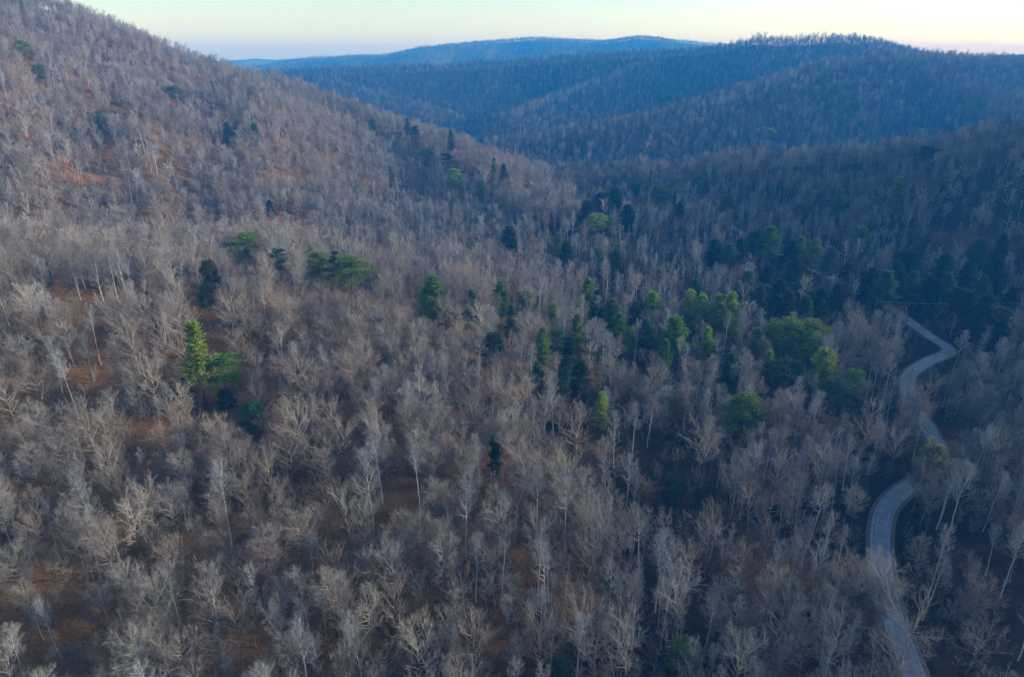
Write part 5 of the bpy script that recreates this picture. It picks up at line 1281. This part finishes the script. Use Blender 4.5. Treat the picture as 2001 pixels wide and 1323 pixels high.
# ------------------------------------------------------------------ the woods farther off
fx, fy, fk, fs = [], [], [], []
for lo, hi, step, sd in ((680, 1520, 7.6, 41), (1520, 2600, 9.0, 42), (2600, 4500, 13.0, 43)):
    x, y, r = stand(lo, hi, step, sd, 41); z = terrain(x, y)
    m = seen(x, y, z, 4)
    rd, _ = road_dist(x, y); m &= (rd > 5) & clear_of(x, y) & ~left_mountain(x, y)
    x, y = x[m], y[m]; fx.append(x); fy.append(y)
    k = np.where(r.random(len(x)) < 0.25, r.choice([5, 6, 7, 11], len(x)), r.choice([0, 1, 2, 3, 4, 8, 9, 10], len(x)))
    fk.append(k); fs.append(r.uniform(0.72, 1.08, len(x)) * (1.0 if lo < 2600 else 0.95))
for ri, sp, hs, jit in ((11, 7.0, 1.05, 3), (8, 8.0, 1.15, 4)):          # single file along the two skyline crests
    P = np.array(RIDGES[ri][0]); seg = np.hypot(*np.diff(P[:, :2], axis=0).T); cum = np.concatenate([[0], np.cumsum(seg)])
    q = np.arange(0, cum[-1], sp) + r.uniform(-0.45, 0.45, int(math.ceil(cum[-1] / sp))) * sp
    x = np.interp(q, cum, P[:, 0]) + r.normal(size=len(q)) * jit; y = np.interp(q, cum, P[:, 1]) + r.normal(size=len(q)) * jit
    fx.append(x); fy.append(y); fk.append(r.choice([0, 1, 3, 4, 7, 8, 9], len(x))); fs.append(r.uniform(0.75, 1.1, len(x)) * hs)
fx, fy, fk, fs = map(np.concatenate, (fx, fy, fk, fs)); fz = terrain(fx, fy)
o = scatter('distant_woods', fx, fy, fz, fk + np.where(np.random.default_rng(8).random(len(fx)) < np.where(on_crest(fx, fy), 0.8, 0.2), NK, 2 * NK), fs, near_kinds, 32)  # off the crests mostly the darkened copies that stand in for shade
tag(o, 'hazy blue leafless woods on the ridges beyond the valley', 'woods', kind='stuff')
# saplings and brush under the near wood
bx, by, r2 = stand(65, 480, 4.0, 51); bz = terrain(bx, by)
rd, _ = road_dist(bx, by); m = (rd > 5.5) & seen(bx, by, bz, 0) & (r2.random(len(bx)) < np.clip(1.5 * fbm(bx / 18, by / 18, 55) - 0.1, 0.1, 1))
bx, by, bz = bx[m], by[m], bz[m]
o = scatter('undergrowth', bx, by, bz, r2.integers(0, 4, len(bx)), r2.uniform(0.5, 1.15, len(bx)), brush_kinds, 33)
tag(o, 'thin leafless saplings and brush under the near trees', 'undergrowth', kind='stuff')
print('ground', float(GZ.min()), float(GZ.max())); print('trees: own', len(own), 'forest', len(rest), 'far', len(fx), 'brush', len(bx))

# ------------------------------------------------------------------ utility poles and wires
def box(cx, cy, cz, sx, sy, sz):
    v = np.array([(cx + a * sx / 2, cy + b * sy / 2, cz + c * sz / 2) for a in (-1, 1) for b in (-1, 1) for c in (-1, 1)], float)
    return v, np.array([(0, 1, 3, 2), (4, 6, 7, 5), (0, 4, 5, 1), (2, 3, 7, 6), (0, 2, 6, 4), (1, 5, 7, 3)])
M_POLE = plain('weathered_pole', (0.17, 0.14, 0.115), 0.9, 0, 0.1, 0.3, 4); M_WIRE = plain('weathered_aluminium', (0.3, 0.31, 0.33), 0.5, 0.6, 0.5, 0.1, 1)
M_PORCELAIN = plain('porcelain', (0.35, 0.33, 0.30), 0.3, 0, 0.5, 0.1, 4)
dirp = np.array(POLES[1][:2]) - np.array(POLES[0][:2]); ang = math.atan2(dirp[1], dirp[0]); side = np.array([-math.sin(ang), math.cos(ang)])
PH = 11.5; OFFS = (-1.05, -0.35, 0.35, 1.05); tops = []
for n, (px, py, _) in enumerate(POLES):
    e = tree_root('utility_pole', px, py, ang, (1, 1, 1)); tops.append((px, py, e.location[2] + PH))
    tag(e, ('wooden utility pole in the shaded hollow beyond the upper road', 'wooden utility pole beyond the right edge holding the wires')[n], 'utility pole', 'poles of the power line')
    pth = np.array([[(0, 0, -1.0), (0, 0, 4.0), (0, 0, PH + 0.5)]], float); link('pole', make_mesh('pole', *tubes(pth, np.array([0.17]), np.array([0.11]), 10), M_POLE), e)
    ca = link('crossarm', make_mesh('crossarm', *box(0.16, 0, PH - 0.25, 0.1, 2.5, 0.13), M_POLE), e)
    for of in OFFS:
        ip = np.array([[(0.16, of, PH - 0.18), (0.16, of, PH - 0.08), (0.16, of, PH + 0.02)]], float)
        link('insulator', make_mesh('insulator', *tubes(ip, np.array([0.06]), np.array([0.035]), 8), M_PORCELAIN), ca)
for n, of in enumerate(OFFS):
    t = np.linspace(0, 1, 40)[:, None]
    a = np.array([tops[0][0] + side[0] * of + math.cos(ang) * 0.16, tops[0][1] + side[1] * of + math.sin(ang) * 0.16, tops[0][2] + 0.03]); b = np.array([tops[1][0] + side[0] * of + math.cos(ang) * 0.16, tops[1][1] + side[1] * of + math.sin(ang) * 0.16, tops[1][2] + 0.03])
    p = a + (b - a) * t; p[:, 2] -= 4 * (1.6 + 0.25 * n) * (t * (1 - t))[:, 0]
    w = link('power_line', make_mesh('power_line', *tubes(p[None], np.array([0.02]), np.array([0.02]), 5), M_WIRE))
    tag(w, ('highest', 'second highest', 'third highest', 'lowest')[n] + ' of the thin power lines crossing above the upper road', 'power line', 'power lines over the road')

# ------------------------------------------------------------------ dark-roofed house down in the trees
hx, hy, _ = HOUSE
e = tree_root('house', hx, hy, R(20), (1, 1, 1)); tag(e, 'small house with a dark blue-grey roof half hidden among valley trees', 'house')
M_SIDING = plain('grey_siding', (0.22, 0.22, 0.21), 0.8, 0, 0.2, 0.15, 2); M_ROOF = plain('dark_metal_roof', (0.06, 0.08, 0.11), 0.45, 0.3, 0.5, 0.2, 0.6); M_PANE = plain('window_glass', (0.03, 0.035, 0.04), 0.1, 0, 0.5, 0.1, 1); M_TRIM = plain('white_trim', (0.55, 0.55, 0.53), 0.6, 0, 0.3, 0.1, 2)
me = bpy.data.meshes.new('wall'); W, D, Hh, G = 5.0, 3.4, 3.2, 5.4
me.from_pydata([(-W, -D, -1), (W, -D, -1), (W, D, -1), (-W, D, -1), (-W, -D, Hh), (W, -D, Hh), (W, D, Hh), (-W, D, Hh), (-W, 0, G), (W, 0, G)], [], [(0, 1, 5, 4), (2, 3, 7, 6), (1, 2, 6, 9, 5), (3, 0, 4, 8, 7), (0, 3, 2, 1)]); me.materials.append(M_SIDING); link('wall', me, e)
me = bpy.data.meshes.new('roof'); V = []
for dz in (0.02, 0.2): V += [(-W - 0.5, -D - 0.5, Hh - 0.33 + dz), (W + 0.5, -D - 0.5, Hh - 0.33 + dz), (W + 0.5, 0, G + dz), (-W - 0.5, 0, G + dz), (-W - 0.5, D + 0.5, Hh - 0.33 + dz), (W + 0.5, D + 0.5, Hh - 0.33 + dz)]
me.from_pydata(V, [], [(0, 3, 2, 1), (3, 4, 5, 2), (6, 7, 8, 9), (9, 8, 11, 10), (0, 1, 7, 6), (4, 10, 11, 5), (0, 6, 9, 3), (3, 9, 10, 4), (1, 2, 8, 7), (2, 5, 11, 8)]); me.materials.append(M_ROOF); rf_o = link('roof', me, e)
link('chimney', make_mesh('chimney', *box(2.4, 0.9, G + 0.1, 0.7, 0.7, 1.6), M_SIDING), rf_o)
for wx in (-3.2, 1.2, 3.4):
    wo = link('window', make_mesh('window', *box(wx, -D - 0.03, 1.7, 1.1, 0.1, 1.3), M_TRIM), e); link('pane', make_mesh('pane', *box(wx, -D - 0.07, 1.7, 0.9, 0.06, 1.1), M_PANE), wo)
do = link('door', make_mesh('door', *box(-1.0, -D - 0.03, 1.0, 1.0, 0.1, 2.1), M_TRIM), e)

# ------------------------------------------------------------------ pale rock ledge on the ridge nose
lx, ly, _ = stand_at(1040, 358, 9.0)
rr = np.random.default_rng(3); V, F = [], []
N1, N2 = 12, 10
for i in range(N1):
    for k in range(N2):
        s_, a_ = i / (N1 - 1) * 2 - 1, k / N2 * 2 * math.pi
        r_ = math.sqrt(max(0.02, 1 - abs(s_) ** 3)); jit = 1 + rr.uniform(-0.18, 0.18)
        V.append((s_ * 4.5 + rr.uniform(-0.2, 0.2), math.copysign(abs(math.cos(a_)) ** 0.6, math.cos(a_)) * 1.3 * r_ * jit, 4.2 + s_ * -3.2 + math.copysign(abs(math.sin(a_)) ** 0.6, math.sin(a_)) * (3.2 + 0.8 * s_) * r_ * jit))
for i in range(N1 - 1):
    for k in range(N2): F.append((i * N2 + k, i * N2 + (k + 1) % N2, (i + 1) * N2 + (k + 1) % N2, (i + 1) * N2 + k))
F += [tuple(range(N2)), tuple((N1 - 1) * N2 + k for k in range(N2 - 1, -1, -1))]
me = bpy.data.meshes.new('rock_ledge'); me.from_pydata(V, [], F); me.materials.append(plain('sandstone', (0.26, 0.235, 0.205), 0.9, 0, 0.1, 0.3, 0.8))
o = link('rock_ledge', me, None, (lx, ly, float(terrain(np.array([lx]), np.array([ly]))[0]) + 1.5)); o.rotation_euler = (0, 0, R(-8))
tag(o, 'pale slanting rock ledge on the nose of the left ridge', 'rock ledge')

# ------------------------------------------------------------------ haze
hz_v = np.array([(x, y, z) for x in (-7050, 7050) for y in (-950, 8250) for z in (float(GZ.min()) - 1.0, max(float(GZ.max()), 218.0) + 27.0)], float)
hz_f = np.array([(0, 1, 3, 2), (4, 6, 7, 5), (0, 4, 5, 1), (2, 3, 7, 6), (0, 2, 6, 4), (1, 5, 7, 3)])
M_HAZE = bpy.data.materials.new('valley_haze'); M_HAZE.use_nodes = True
nt = M_HAZE.node_tree; nt.nodes.remove(nt.nodes['Principled BSDF'])
pv = nt.nodes.new('ShaderNodeVolumePrincipled'); pv.inputs['Color'].default_value = (0.03, 0.33, 1.0, 1); pv.inputs['Density'].default_value = 0.00027
pv.inputs['Absorption Color'].default_value = (0.45, 0.45, 0.45, 1)
nt.links.new(pv.outputs[0], nt.nodes['Material Output'].inputs['Volume'])
tag(link('haze', make_mesh('haze', hz_v, hz_f, M_HAZE)), 'thin blue evening haze filling the valley', 'haze', kind='stuff')
